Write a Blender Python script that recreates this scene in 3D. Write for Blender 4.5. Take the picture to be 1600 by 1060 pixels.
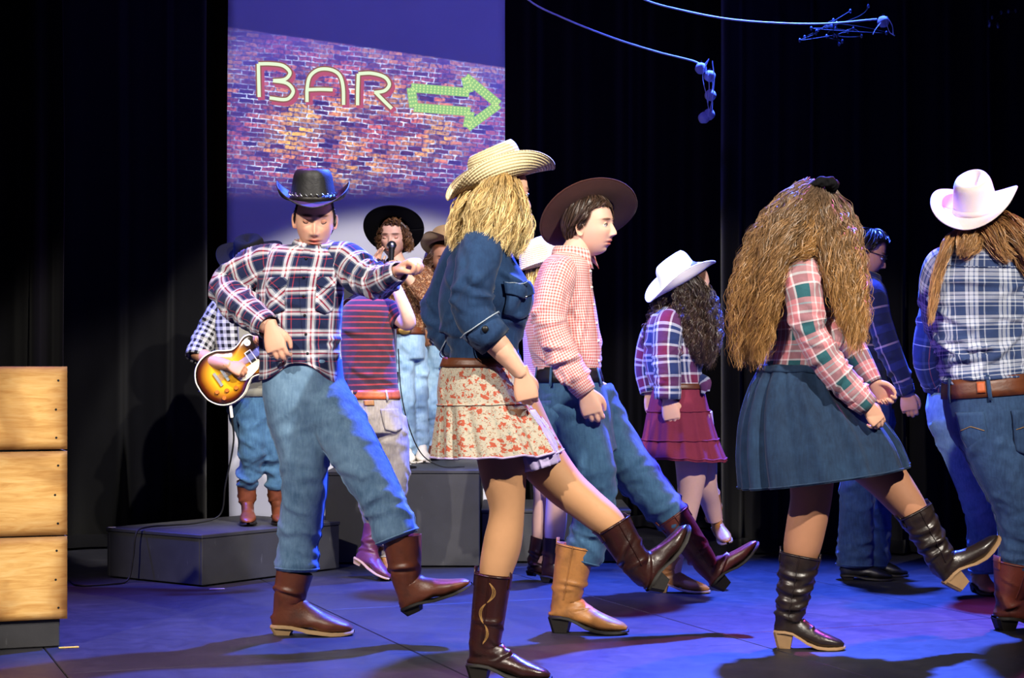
import bpy, math, random
import numpy as np
from mathutils import Vector, Matrix, Quaternion

# ------------------------------------------------------------------ clear
for _o in list(bpy.data.objects):
    bpy.data.objects.remove(_o, do_unlink=True)
SC = bpy.context.scene
COL = SC.collection
PI = math.pi

# ------------------------------------------------------------------ camera
F, HZ, CH = 2800.0, 580.0, 1.0          # focal length in px of a 1600x1060 frame, horizon row, eye height (m)
cam_d = bpy.data.cameras.new('camera')
cam_d.sensor_width = 36.0
cam_d.lens = 36.0 * F / 1600.0
cam_d.shift_y = (HZ - 530.0) / 1600.0
cam_d.clip_end = 200
cam = bpy.data.objects.new('camera', cam_d)
COL.objects.link(cam)
cam.location = (0, 0, CH)
cam.rotation_euler = (PI / 2, 0, 0)
SC.camera = cam

def W(px, py, Y):
    """point of the place seen at frame position (px, py) at distance Y"""
    return np.array([(px - 800.0) * Y / F, Y, CH - (py - HZ) * Y / F])

def lin(h):
    h = h.lstrip('#')
    c = [int(h[i:i + 2], 16) / 255.0 for i in (0, 2, 4)]
    return tuple(x / 12.92 if x <= 0.04045 else ((x + 0.055) / 1.055) ** 2.4 for x in c) + (1.0,)

# ------------------------------------------------------------------ world, lights, exposure
SC.view_settings.view_transform = 'Standard'
SC.view_settings.look = 'None'
SC.view_settings.gamma = 1.0
SC.view_settings.use_curve_mapping = False
SC.view_settings.exposure = 0.0
wd = bpy.data.worlds.new('dark_hall'); SC.world = wd
wd.use_nodes = True
wd.node_tree.nodes['Background'].inputs[0].default_value = (0.14, 0.12, 0.62, 1)
wd.node_tree.nodes['Background'].inputs[1].default_value = 0.018

def spot(name, loc, target, power, color, angle, blend=0.35, size=0.12):
    l = bpy.data.lights.new(name, 'SPOT')
    l.energy = power; l.color = color[:3]; l.spot_size = math.radians(angle); l.spot_blend = blend
    l.shadow_soft_size = size
    o = bpy.data.objects.new(name, l); COL.objects.link(o)
    o.location = loc
    d = Vector(target) - Vector(loc)
    o.rotation_euler = d.to_track_quat('-Z', 'Y').to_euler()
    return o

WARM = (1.0, 0.92, 0.80)
spot('key_spot_front', (3.3, 0.6, 5.6), (0.10, 7.0, 0.75), 3700, WARM, 27, 0.18, 0.07)
spot('fill_spot_front', (-3.2, 0.8, 5.2), (-0.2, 7.2, 0.75), 2500, (1.0, 0.90, 0.78), 28, 0.2, 0.07)
spot('singer_spot', (1.5, 3.0, 6.5), (-0.80, 9.9, 0.50), 3700, (1.0, 0.95, 0.88), 18.6, 0.14, 0.06)
spot('blue_spot_left', (-3.4, 8.6, 4.6), (0.1, 6.5, 0.4), 4200, (0.06, 0.10, 1.0), 62, 0.5, 0.12)
spot('blue_spot_right', (1.6, 9.6, 4.9), (0.9, 6.4, 0.0), 12500, (0.05, 0.12, 1.0), 66, 0.6, 0.12)
spot('blue_spot_back', (0.0, 6.3, 5.2), (-0.8, 10.4, 2.2), 300, (0.16, 0.13, 1.0), 62, 0.7, 0.12)
spot('violet_spot_left', (-1.6, 8.0, 5.2), (-1.1, 6.7, 0.0), 1000, (0.55, 0.16, 1.0), 50, 0.7, 0.12)
spot('magenta_spot_right', (2.9, 9.0, 4.6), (1.6, 6.1, 0.0), 1400, (1.0, 0.10, 0.62), 40, 0.6, 0.10)

# ------------------------------------------------------------------ mesh helpers
rng = np.random.default_rng(7)

def nrm(v):
    v = np.asarray(v, float)
    return v / (np.linalg.norm(v) + 1e-12)

class MB:
    """collects grids, quads and triangles into one mesh"""
    def __init__(s):
        s.V = []; s.Q = []; s.T = []; s.UV = []; s.C = []; s.n = 0
    def add(s, v, q=None, t=None, uv=None, c=None):
        v = np.asarray(v, float).reshape(-1, 3)
        s.V.append(v)
        if q is not None and len(q): s.Q.append(np.asarray(q, int).reshape(-1, 4) + s.n)
        if t is not None and len(t): s.T.append(np.asarray(t, int).reshape(-1, 3) + s.n)
        s.UV.append(np.zeros((len(v), 2)) if uv is None else np.asarray(uv, float).reshape(-1, 2))
        s.C.append(np.ones((len(v), 3)) if c is None else np.asarray(c, float).reshape(-1, 3))
        s.n += len(v)
        return s
    def grid(s, P, uv=None, c=None, flip=False):
        m, n = P.shape[:2]
        i = np.arange(m - 1)[:, None] * n + np.arange(n - 1)[None, :]
        q = np.stack([i, i + 1, i + n + 1, i + n], -1).reshape(-1, 4)
        if flip: q = q[:, ::-1]
        return s.add(P.reshape(-1, 3), q, None, uv, c)
    def cap(s, ring, flip=False):
        ring = np.asarray(ring); k = len(ring)
        v = np.vstack([ring, ring.mean(0)])
        i = np.arange(k - 1)
        t = np.stack([i, i + 1, np.full(k - 1, k)], -1)
        if flip: t = t[:, ::-1]
        return s.add(v, None, t)
    def loft(s, L, caps=(True, True)):
        s.grid(L.P, L.uv, None, True)
        if caps[0]: s.cap(L.P[0])
        if caps[1]: s.cap(L.P[-1], True)
        return s
    def box(s, c, ax, ay, az, bev=0.0):
        """box from centre and three half vectors, edges bevelled"""
        c, ax, ay, az = [np.asarray(v, float) for v in (c, ax, ay, az)]
        if bev <= 0:
            v = [c + i * ax + j * ay + k * az for i in (-1, 1) for j in (-1, 1) for k in (-1, 1)]
            q = [(0, 1, 3, 2), (4, 6, 7, 5), (0, 4, 5, 1), (2, 3, 7, 6), (0, 2, 6, 4), (1, 5, 7, 3)]
            return s.add(v, q)
        la, lb, lc = [np.linalg.norm(v) for v in (ax, ay, az)]
        fa, fb, fc = 1 - bev / la, 1 - bev / lb, 1 - bev / lc
        idx = {}; v = []
        for i in (-1, 1):
            for j in (-1, 1):
                for k in (-1, 1):
                    for w in range(3):
                        f = [fa, fb, fc]; f[w] = 1
                        idx[(i, j, k, w)] = len(v)
                        v.append(c + i * f[0] * ax + j * f[1] * ay + k * f[2] * az)
        q = []; t = []
        for i in (-1, 1):
            q.append([idx[(i, a, b, 0)] for a, b in ((-1, -1), (1, -1), (1, 1), (-1, 1))][::i])
            q.append([idx[(a, i, b, 1)] for a, b in ((-1, -1), (-1, 1), (1, 1), (1, -1))][::i])
            q.append([idx[(a, b, i, 2)] for a, b in ((-1, -1), (1, -1), (1, 1), (-1, 1))][::i])
        for i in (-1, 1):
            for j in (-1, 1):
                q.append([idx[(i, j, -1, 0)], idx[(i, j, 1, 0)], idx[(i, j, 1, 1)], idx[(i, j, -1, 1)]][::-i * j])
                q.append([idx[(i, -1, j, 0)], idx[(i, 1, j, 0)], idx[(i, 1, j, 2)], idx[(i, -1, j, 2)]][::i * j])
                q.append([idx[(-1, i, j, 1)], idx[(1, i, j, 1)], idx[(1, i, j, 2)], idx[(-1, i, j, 2)]][::-i * j])
                for k in (-1, 1):
                    t.append([idx[(i, j, k, 0)], idx[(i, j, k, 1)], idx[(i, j, k, 2)]][::i * j * k])
        return s.add(v, q, t)
    def arrays(s):
        V = np.vstack(s.V)
        Q = np.vstack(s.Q) if s.Q else np.zeros((0, 4), int)
        T = np.vstack(s.T) if s.T else np.zeros((0, 3), int)
        return V, Q, T
    def mesh(s, name, off=None, uv=True, smooth=True):
        V, Q, T = s.arrays()
        if off is not None: V = V - np.asarray(off)
        me = bpy.data.meshes.new(name)
        nq, nt = len(Q), len(T)
        me.vertices.add(len(V)); me.vertices.foreach_set('co', V.astype(np.float32).ravel())
        loops = np.concatenate([Q.ravel(), T.ravel()]).astype(np.int32)
        me.loops.add(len(loops)); me.loops.foreach_set('vertex_index', loops)
        starts = np.concatenate([np.arange(nq) * 4, nq * 4 + np.arange(nt) * 3]).astype(np.int32)
        me.polygons.add(nq + nt); me.polygons.foreach_set('loop_start', starts)
        me.update(calc_edges=True)
        me.polygons.foreach_set('use_smooth', np.full(nq + nt, smooth))
        if uv:
            l = me.uv_layers.new(name='UVMap')
            l.data.foreach_set('uv', np.vstack(s.UV)[loops].astype(np.float32).ravel())
        C = np.vstack(s.C)
        if (C != 1).any():
            a = me.color_attributes.new('tint', 'FLOAT_COLOR', 'POINT')
            a.data.foreach_set('color', np.hstack([C, np.ones((len(C), 1))]).astype(np.float32).ravel())
        me.validate()
        return me
    def build(s, name, mat, parent=None, off=None, smooth=True, solid=0, solid_off=-1, label=None):
        if off is None and parent is not None and 'org' in parent: off = np.array(parent['org'])
        o = bpy.data.objects.new(name, s.mesh(name, off, True, smooth))
        COL.objects.link(o)
        if mat: o.data.materials.append(mat)
        if parent is not None:
            o.parent = parent
            if 'org' in parent: o['org'] = list(parent['org'])
        if solid:
            md = o.modifiers.new('thickness', 'SOLIDIFY'); md.thickness = solid; md.offset = solid_off
        if label: o['label'] = label
        return o

def thing(name, label, cat, org, group=None):
    o = bpy.data.objects.new(name, None); COL.objects.link(o)
    o.empty_display_size = 0.1
    o.location = [float(x) for x in org]; o['org'] = [float(x) for x in org]
    o['label'] = label; o['category'] = cat
    if group: o['group'] = group
    return o

def tag(o, label, cat, group=None, kind=None):
    if label: o['label'] = label
    if cat: o['category'] = cat
    if group: o['group'] = group
    if kind: o['kind'] = kind
    return o

def crom(X, K, m):
    """Catmull-Rom through rows of X at parameters K, m samples"""
    X = np.asarray(X, float); K = np.asarray(K, float)
    n = len(K)
    if n == 2:
        t = np.linspace(0, 1, m)[:, None]
        return X[0] * (1 - t) + X[1] * t
    Tg = np.zeros_like(X)
    Tg[1:-1] = (X[2:] - X[:-2]) / (K[2:] - K[:-2])[:, None]
    Tg[0] = (X[1] - X[0]) / (K[1] - K[0]); Tg[-1] = (X[-1] - X[-2]) / (K[-1] - K[-2])
    t = np.linspace(K[0], K[-1], m)
    i = np.clip(np.searchsorted(K, t, 'right') - 1, 0, n - 2)
    h = (K[i + 1] - K[i])[:, None]; s = ((t - K[i]) / (K[i + 1] - K[i]))[:, None]
    return ((2 * s**3 - 3 * s**2 + 1) * X[i] + (s**3 - 2 * s**2 + s) * h * Tg[i]
            + (-2 * s**3 + 3 * s**2) * X[i + 1] + (s**3 - s**2) * h * Tg[i + 1])

class Loft:
    """rings between sections (centre, half vector u, half vector v); seam on the +v side"""
    def __init__(s, C, U, V, m=48, n=40, p=2.0, v0=0.0):
        C, U, V = [np.asarray(x, float) for x in (C, U, V)]
        K = np.concatenate([[0], np.cumsum(np.linalg.norm(np.diff(C, axis=0), axis=1) + 1e-5)])
        s.C = crom(C, K, m); s.U = crom(U, K, m); s.V = crom(V, K, m)
        s.p = p; s.m = m; s.n = n
        s.A = np.linspace(PI / 2, PI / 2 + 2 * PI, n + 1)
        ca, sa = np.cos(s.A), np.sin(s.A)
        e = 2.0 / p
        ca = np.sign(ca) * np.abs(ca) ** e; sa = np.sign(sa) * np.abs(sa) ** e
        s.P = s.C[:, None] + s.U[:, None] * ca[None, :, None] + s.V[:, None] * sa[None, :, None]
        s.S = np.concatenate([[0], np.cumsum(np.linalg.norm(np.diff(s.C, axis=0), axis=1))])
        s.R = (np.linalg.norm(s.U, axis=1) + np.linalg.norm(s.V, axis=1)) / 2
        s.len = s.S[-1]
        rm = s.R.mean()
        s.uv = np.stack([np.broadcast_to((s.A - 1.5 * PI) * rm, (m, n + 1)),
                         np.broadcast_to(s.S[:, None] + v0, (m, n + 1))], -1)
        s.norm()
    def norm(s):
        du = np.gradient(s.P, axis=1); dv = np.gradient(s.P, axis=0)
        w = (s.P[:, 1] - s.P[:, -2]) / 2
        du[:, 0] = w; du[:, -1] = w
        N = np.cross(dv, du); N /= np.linalg.norm(N, axis=-1, keepdims=True) + 1e-12
        out = s.P - s.C[:, None]
        sg = np.sign((N * out).sum(-1).mean()) or 1
        s.N = N * sg
        return s
    def disp(s, d):
        d = np.array(d, float); d[:, -1] = d[:, 0]
        s.P = s.P + s.N * d[..., None]
        return s.norm()
    def folds(s, k, lo, hi, amp, wid, ln, slant=0, var=25, seed=1, a_lo=None, a_hi=None):
        """k cloth folds between fractions lo..hi of the length; slant 0 = around the limb"""
        g = np.random.default_rng(seed)
        D = np.zeros((s.m, s.n + 1))
        for _ in range(k):
            s0 = (lo + (hi - lo) * g.random()) * s.len
            a0 = g.random() * 2 * PI if a_lo is None else a_lo + (a_hi - a_lo) * g.random()
            th = math.radians(slant * (1 if g.random() < .7 else -1) + g.normal() * var)
            w = wid * (0.6 + 0.8 * g.random()); l = ln * (0.5 + g.random())
            da = (s.A[None, :] - a0 + PI) % (2 * PI) - PI
            x = da * s.R[:, None]; y = (s.S - s0)[:, None]
            par = x * math.cos(th) + y * math.sin(th); per = -x * math.sin(th) + y * math.cos(th)
            ridge = np.exp(-(per / w) ** 2) - 0.55 * np.exp(-((per - 1.3 * w) / w) ** 2)
            D += 1.45 * amp * (0.5 + g.random()) * ridge * np.exp(-(par / l) ** 2)
        return s.disp(D)
    def waves(s, k, amp, lo=0.0, seed=3, pw=1.3):
        """pleats running down the cloth, deeper towards the end"""
        g = np.random.default_rng(seed)
        D = np.zeros((s.m, s.n + 1)); t = (s.S / s.len)[:, None]
        a = s.A[None, :]
        ph = 0.9 * np.sin(2 * a + g.random() * 6) + 0.5 * np.sin(3 * a + g.random() * 6) + 0.3 * np.sin(5 * a + 1)
        D = np.sin(k * a + 1.6 * ph) + 0.45 * np.sin((k // 2) * a + 2.2 * ph + 1) + .3 * np.sin((2 * k + 1) * a + ph)
        return s.disp(amp * D * np.clip((t - lo) / (1 - lo), 0, 1) ** pw)
    def at(s, a, t, off=0.0):
        """surface points at angles a (radians) and length fractions t"""
        a = np.asarray(a, float); t = np.asarray(t, float)
        fa = ((a - PI / 2) % (2 * PI)) / (2 * PI) * s.n; ft = np.clip(t, 0, 1) * (s.m - 1)
        i = np.clip(fa.astype(int), 0, s.n - 1); j = np.clip(ft.astype(int), 0, s.m - 2)
        x = (fa - i)[..., None]; y = (ft - j)[..., None]
        def b(G): return (G[j, i] * (1 - x) + G[j, i + 1] * x) * (1 - y) + (G[j + 1, i] * (1 - x) + G[j + 1, i + 1] * x) * y
        n = b(s.N); n /= np.linalg.norm(n, axis=-1, keepdims=True) + 1e-9
        return b(s.P) + n * off
    def scaled(s, f, m=None):
        L = Loft.__new__(Loft)
        L.__dict__.update(s.__dict__)
        L.P = s.C[:, None] + (s.P - s.C[:, None]) * f
        return L

def patch(L, a0, a1, t0, t1, off=0.004, k=10, corner=0.0, skew=0.0, uvrot=0.0):
    """a small panel lying on a loft (pocket, placket, patch); angles in degrees"""
    g = np.linspace(0, 1, k)
    A, T = np.meshgrid(np.radians(a0 + (a1 - a0) * g), t0 + (t1 - t0) * g)
    mid = (g - .5) * 2
    if corner:
        cut = corner * (1 - np.abs(mid)) * (t1 - t0)
        w = np.clip((g - .5) * 2, 0, 1)
        T = T + w[:, None] * cut[None, :]
    A = A + skew * np.linspace(0, 1, k)[:, None]
    P = L.at(A, T, off)
    m = MB()
    c, s_ = math.cos(uvrot), math.sin(uvrot)
    u = (A - 1.5 * PI) * L.R.mean(); v = T * L.len
    m.grid(P, np.stack([u * c - v * s_, u * s_ + v * c], -1), None, True)
    return m

def frames(P, ref=(0, 1, 0)):
    """tangents and two side vectors along a path"""
    P = np.asarray(P, float)
    T = np.gradient(P, axis=0); T /= np.linalg.norm(T, axis=1, keepdims=True) + 1e-12
    U = np.zeros_like(P); V = np.zeros_like(P)
    v = np.asarray(ref, float)
    if abs(v @ T[0]) > .93: v = np.array([0, 0, 1.0]) if abs(T[0][2]) < .9 else np.array([1.0, 0, 0])
    for i in range(len(P)):
        v = v - (v @ T[i]) * T[i]; v /= np.linalg.norm(v) + 1e-12
        V[i] = v; U[i] = np.cross(T[i], v)
    return T, U, V

def limb(P, r, m=40, n=28, flat=1.0, ref=(0, 1, 0), p=2.0, v0=0.0):
    P = np.asarray(P, float); r = np.asarray(r, float)
    K = np.concatenate([[0], np.cumsum(np.linalg.norm(np.diff(P, axis=0), axis=1) + 1e-6)])
    X = crom(np.hstack([P, r[:, None]]), K, m)
    T, U, V = frames(X[:, :3], ref)
    R = np.maximum(X[:, 3], 0.001)[:, None]
    return Loft(X[:, :3], U * R, V * R * flat, m, n, p, v0)

def tube(P, r, n=8, m=None, smooth=True):
    P = np.asarray(P, float)
    if m is None: m = len(P) if len(P) > 6 else 24
    r = np.full(len(P), r) if np.isscalar(r) else np.asarray(r, float)
    if not smooth:
        T, U, V = frames(P); return Loft(P, U * r[:, None], V * r[:, None], len(P), n)
    return limb(P, r, m, n)

def ball(c, r, n=14, sq=(1, 1, 1)):
    th = np.linspace(0, PI, n)[:, None]; ph = np.linspace(0, 2 * PI, 2 * n)[None, :]
    P = np.stack([np.sin(th) * np.cos(ph) * sq[0], np.sin(th) * np.sin(ph) * sq[1], np.cos(th) * np.ones_like(ph) * sq[2]], -1) * r
    return P + np.asarray(c)

def remesh(mb, voxel, it=3, fac=0.5):
    """one continuous skin around overlapping closed shapes"""
    me = mb.mesh('tmp', None, False)
    o = bpy.data.objects.new('tmp', me); COL.objects.link(o)
    md = o.modifiers.new('r', 'REMESH'); md.mode = 'VOXEL'; md.voxel_size = voxel
    if it:
        sm = o.modifiers.new('s', 'SMOOTH'); sm.iterations = it; sm.factor = fac
    ev = o.evaluated_get(bpy.context.evaluated_depsgraph_get())
    mm = ev.to_mesh()
    V = np.zeros(len(mm.vertices) * 3, np.float32); mm.vertices.foreach_get('co', V)
    nl = len(mm.loops); L = np.zeros(nl, np.int32); mm.loops.foreach_get('vertex_index', L)
    lt = np.zeros(len(mm.polygons), np.int32); mm.polygons.foreach_get('loop_total', lt)
    ls = np.zeros(len(mm.polygons), np.int32); mm.polygons.foreach_get('loop_start', ls)
    q = L[ls[lt == 4][:, None] + np.arange(4)] if (lt == 4).any() else np.zeros((0, 4), int)
    t = L[ls[lt == 3][:, None] + np.arange(3)] if (lt == 3).any() else np.zeros((0, 3), int)
    ev.to_mesh_clear()
    bpy.data.objects.remove(o); bpy.data.meshes.remove(me)
    return V.reshape(-1, 3).astype(float), q, t

def snoise(P, sc, seed=0, k=10):
    """cheap smooth noise of points, about -1..1"""
    g = np.random.default_rng(seed)
    r = np.zeros(P.shape[:-1])
    for _ in range(k):
        d = g.normal(size=3); d *= sc * (0.6 + 0.9 * g.random()) / np.linalg.norm(d)
        r += np.sin(P @ d + g.random() * 6.28)
    return r / math.sqrt(k / 2) * .7
# ------------------------------------------------------------------ materials
class NT:
    def __init__(s, name, rough=0.6, spec=0.4):
        s.m = bpy.data.materials.new(name); s.m.use_nodes = True
        s.t = s.m.node_tree; s.b = s.t.nodes['Principled BSDF']
        s.b.inputs['Roughness'].default_value = rough
        s.b.inputs['Specular IOR Level'].default_value = spec
    def n(s, typ, **kw):
        nd = s.t.nodes.new('ShaderNode' + typ)
        for k, v in kw.items():
            if k.startswith('i_'):
                key = k[2:].replace('_', ' ')
                nd.inputs[int(key) if key.isdigit() else key].default_value = v
            else: setattr(nd, k, v)
        return nd
    def l(s, a, b): s.t.links.new(a, b)
    def ramp(s, fac, stops, interp='LINEAR'):
        r = s.n('ValToRGB'); r.color_ramp.interpolation = interp
        e = r.color_ramp.elements
        while len(e) > 1: e.remove(e[-1])
        e[0].position = stops[0][0]; e[0].color = stops[0][1]
        for p, c in stops[1:]:
            x = e.new(p); x.color = c
        s.l(fac, r.inputs[0]); return r.outputs[0]
    def math(s, op, a, b=None, c=None):
        nd = s.n('Math', operation=op)
        for i, v in enumerate((a, b, c)):
            if v is None: continue
            if isinstance(v, (int, float)): nd.inputs[i].default_value = v
            else: s.l(v, nd.inputs[i])
        return nd.outputs[0]
    def mix(s, fac, a, b, mode='MIX'):
        nd = s.n('Mix', data_type='RGBA', blend_type=mode)
        for k, v in ((0, fac), (6, a), (7, b)):
            if isinstance(v, (int, float, tuple)): nd.inputs[k].default_value = v
            else: s.l(v, nd.inputs[k])
        return nd.outputs[2]
    def noise(s, scale, detail=3, coord='Object', rough=.55, vec=None, dist=0.0):
        nd = s.n('TexNoise'); nd.inputs['Scale'].default_value = scale; nd.inputs['Detail'].default_value = detail
        nd.inputs['Roughness'].default_value = rough; nd.inputs['Distortion'].default_value = dist
        s.l(vec if vec is not None else s.co(coord), nd.inputs['Vector']); return nd.outputs['Fac']
    def co(s, k='Object'):
        if not hasattr(s, '_tc'): s._tc = s.n('TexCoord')
        return s._tc.outputs[k]
    def map(s, vec, scale=(1, 1, 1), rot=(0, 0, 0), loc=(0, 0, 0)):
        mp = s.n('Mapping'); mp.inputs['Scale'].default_value = scale; mp.inputs['Rotation'].default_value = rot
        mp.inputs['Location'].default_value = loc
        s.l(vec, mp.inputs['Vector']); return mp.outputs[0]
    def bump(s, h, strength=.3, dist=.01):
        b = s.n('Bump'); b.inputs['Strength'].default_value = strength; b.inputs['Distance'].default_value = dist
        s.l(h, b.inputs['Height']); s.l(b.outputs[0], s.b.inputs['Normal']); return b
    def base(s, c):
        if isinstance(c, tuple): s.b.inputs['Base Color'].default_value = c
        else: s.l(c, s.b.inputs['Base Color'])
        return s
    def attr(s, name):
        a = s.n('Attribute'); a.attribute_name = name; return a.outputs['Color']

def mul(c, f): return (c[0] * f, c[1] * f, c[2] * f, 1)

def m_plain(name, hx, rough=.6, spec=.4, var=.15, sc=30, bump=.15, metal=0):
    k = NT(name, rough, spec); c = lin(hx)
    f = k.noise(sc, 4)
    k.base(k.mix(f, mul(c, 1 - var), mul(c, 1 + var)))
    if bump: k.bump(k.noise(sc * 4, 3), bump, .004)
    k.b.inputs['Metallic'].default_value = metal
    return k.m

def m_skin(name, hx):
    k = NT(name, .5, .35); c = lin(hx)
    f = k.noise(14, 3)
    col = k.mix(f, mul(c, .88), (min(1, c[0] * 1.08), c[1] * .98, c[2] * .96, 1))
    k.base(k.mix(1.0, col, k.attr('tint'), 'MULTIPLY'))
    k.b.inputs['Subsurface Weight'].default_value = .12
    k.b.inputs['Subsurface Radius'].default_value = (.012, .005, .003)
    k.b.inputs['Subsurface Scale'].default_value = .6
    k.bump(k.noise(160, 2), .05, .002)
    return k.m

def m_stripes(name, U, V=None, pu=.07, pv=None, mixf=.5, rough=.85, dirt=.12):
    """woven cloth: coloured bands across (U) and along (V); U, V are lists of (position, hex)"""
    k = NT(name, rough, .15)
    uv = k.n('SeparateXYZ'); k.l(k.co('UV'), uv.inputs[0])
    def band(out, per, stops):
        f = k.math('FRACT', k.math('MULTIPLY', out, 1.0 / per))
        return k.ramp(f, [(p, lin(h)) for p, h in stops], 'CONSTANT')
    cv = band(uv.outputs[1], pv or pu, V) if V else None
    cu = band(uv.outputs[0], pu, U) if U else None
    col = k.mix(mixf, cu, cv) if (U and V) else (cu or cv)
    n = k.noise(22, 4)
    col = k.mix(1.0, col, k.ramp(n, [(0.25, (1 - 2 * dirt,) * 3 + (1,)), (.7, (1, 1, 1, 1))]), 'MULTIPLY')
    k.base(col)
    h = k.math('ADD', k.noise(38, 3, dist=.6), k.math('MULTIPLY', k.noise(400, 2), .15))
    k.bump(h, .35, .006)
    k.b.inputs['Sheen Weight'].default_value = .15
    return k.m

def m_denim(name, dark, light, fade=.5, rough=.8):
    k = NT(name, rough, .2)
    d, l_ = lin(dark), lin(light)
    big = k.noise(5, 3); mid = k.noise(26, 4, dist=.5)
    st = k.noise(60, 3, vec=k.map(k.co(), (2.2, 2.2, .35)))
    f = k.math('ADD', k.math('MULTIPLY', big, .6), k.math('ADD', k.math('MULTIPLY', mid, .35), k.math('MULTIPLY', st, .35)))
    f = k.math('MULTIPLY_ADD', f, 1.9, -.75 + (fade - .5))
    cl = k.n('Clamp'); k.l(f, cl.inputs[0])
    k.base(k.mix(cl.outputs[0], d, l_))
    h = k.math('ADD', mid, k.math('MULTIPLY', k.noise(500, 2), .12))
    k.bump(h, .4, .006)
    k.b.inputs['Sheen Weight'].default_value = .1
    return k.m

def m_leather(name, hx, rough=.38, var=.35, sc=16, dark=.45):
    k = NT(name, rough, .5); c = lin(hx)
    f = k.noise(sc, 5, dist=.4)
    k.base(k.ramp(f, [(.25, mul(c, dark)), (.5, c), (.8, mul(c, 1 + var))]))
    rr = k.n('MapRange'); k.l(f, rr.inputs[0]); rr.inputs[3].default_value = rough + .15; rr.inputs[4].default_value = rough - .1
    k.l(rr.outputs[0], k.b.inputs['Roughness'])
    h = k.math('ADD', k.noise(45, 4, dist=1.0), k.math('MULTIPLY', k.noise(260, 2), .25))
    k.bump(h, .28, .004)
    return k.m

def m_hair(name, root, tip, rough=.42):
    k = NT(name, rough, .5)
    a = k.n('SeparateXYZ'); k.l(k.co('UV'), a.inputs[0])
    col = k.mix(a.outputs[1], lin(root), lin(tip))
    v = k.math('MULTIPLY_ADD', a.outputs[0], 1.25, .35)
    cc = k.n('CombineXYZ'); [k.l(v, cc.inputs[i]) for i in range(3)]
    k.base(k.mix(1.0, col, cc.outputs[0], 'MULTIPLY'))
    return k.m

def m_straw(name, hx, hx2):
    k = NT(name, .75, .2)
    uv = k.n('SeparateXYZ'); k.l(k.co('UV'), uv.inputs[0])
    f = k.math('FRACT', k.math('MULTIPLY', uv.outputs[1], 105.0))
    br = k.math('SINE', k.math('MULTIPLY', uv.outputs[0], 900.0))
    col = k.ramp(f, [(0.0, lin(hx2)), (.22, lin(hx)), (.8, lin(hx)), (1.0, lin(hx2))])
    n = k.noise(60, 3)
    k.base(k.mix(k.math('MULTIPLY', n, .35), col, lin(hx2)))
    hh = k.math('ADD', k.math('SINE', k.math('MULTIPLY', f, PI)), k.math('MULTIPLY', br, .25))
    k.bump(hh, .6, .004)
    return k.m

def m_felt(name, hx, var=.1, rough=.9):
    k = NT(name, rough, .15); c = lin(hx)
    k.base(k.mix(k.noise(25, 4), mul(c, 1 - var), mul(c, 1 + var)))
    k.bump(k.noise(350, 2), .2, .003)
    k.b.inputs['Sheen Weight'].default_value = .2 * min(1.0, c[0] * 8)
    return k.m

def m_floral(name, ground, f1, f2, leaf, sc=26):
    k = NT(name, .85, .15)
    uv = k.co('UV')
    w = k.n('TexNoise'); w.inputs['Scale'].default_value = sc * 1.6; k.l(uv, w.inputs['Vector'])
    vm = k.n('VectorMath', operation='MULTIPLY_ADD'); k.l(w.outputs['Color'], vm.inputs[0])
    vm.inputs[1].default_value = (.03, .03, .03); k.l(uv, vm.inputs[2])
    def spots(scale, thr, seedloc):
        v = k.n('TexVoronoi'); v.inputs['Scale'].default_value = scale
        k.l(k.map(vm.outputs[0], loc=seedloc), v.inputs['Vector'])
        f = k.ramp(v.outputs['Distance'], [(0, (1, 1, 1, 1)), (thr, (1, 1, 1, 1)), (thr + .05, (0, 0, 0, 1))])
        return f, v.outputs['Color']
    a, ac = spots(sc * .8, .33, (0, 0, 0)); b, bc = spots(sc * 1.7, .27, (3.1, 1.7, 0)); c, cc = spots(sc * 2.4, .24, (7.7, 4.2, 0))
    col = k.mix(c, lin(ground), lin(leaf))
    col = k.mix(b, col, lin(f2))
    petal = k.noise(sc * 5, 2, vec=uv)
    col = k.mix(a, col, k.mix(petal, mul(lin(f1), .6), mul(lin(f1), 1.25)))
    k.base(col)
    k.bump(k.noise(40, 3), .3, .006)
    return k.m

def m_wood(name):
    k = NT(name, .55, .35)
    o = k.n('ObjectInfo')
    rv = k.n('VectorMath', operation='SCALE'); k.l(k.co(), rv.inputs[0]); rv.inputs['Scale'].default_value = 1.0
    ad = k.n('VectorMath', operation='ADD'); k.l(rv.outputs[0], ad.inputs[0])
    cx = k.n('CombineXYZ'); k.l(k.math('MULTIPLY', o.outputs['Random'], 30.0), cx.inputs[2]); k.l(cx.outputs[0], ad.inputs[1])
    g1 = k.noise(5, 5, vec=k.map(ad.outputs[0], (1.2, 1.2, 9)), dist=1.2)
    g2 = k.noise(40, 4, vec=k.map(ad.outputs[0], (.6, .6, 8)))
    sc = k.noise(3.4, 3, vec=ad.outputs[0], dist=.8)
    kn = k.n('TexVoronoi'); kn.inputs['Scale'].default_value = 5.0; k.l(k.map(ad.outputs[0], (1, .3, 1.3)), kn.inputs['Vector'])
    c = k.ramp(g1, [(.25, lin('#b98542')), (.5, lin('#dcb06a')), (.75, lin('#e9c685'))])
    c = k.mix(k.math('MULTIPLY', g2, .45), c, lin('#b07a38'))
    c = k.mix(k.ramp(sc, [(.52, (0, 0, 0, 1)), (.75, (.75, .75, .75, 1))]), c, lin('#8a5a28'))
    c = k.mix(k.ramp(kn.outputs['Distance'], [(.03, (.85, .85, .85, 1)), (.16, (0, 0, 0, 1))]), c, lin('#6d3f17'))
    e = k.attr('tint')
    k.base(k.mix(1.0, c, e, 'MULTIPLY'))
    k.bump(g2, .2, .003)
    return k.m

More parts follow.
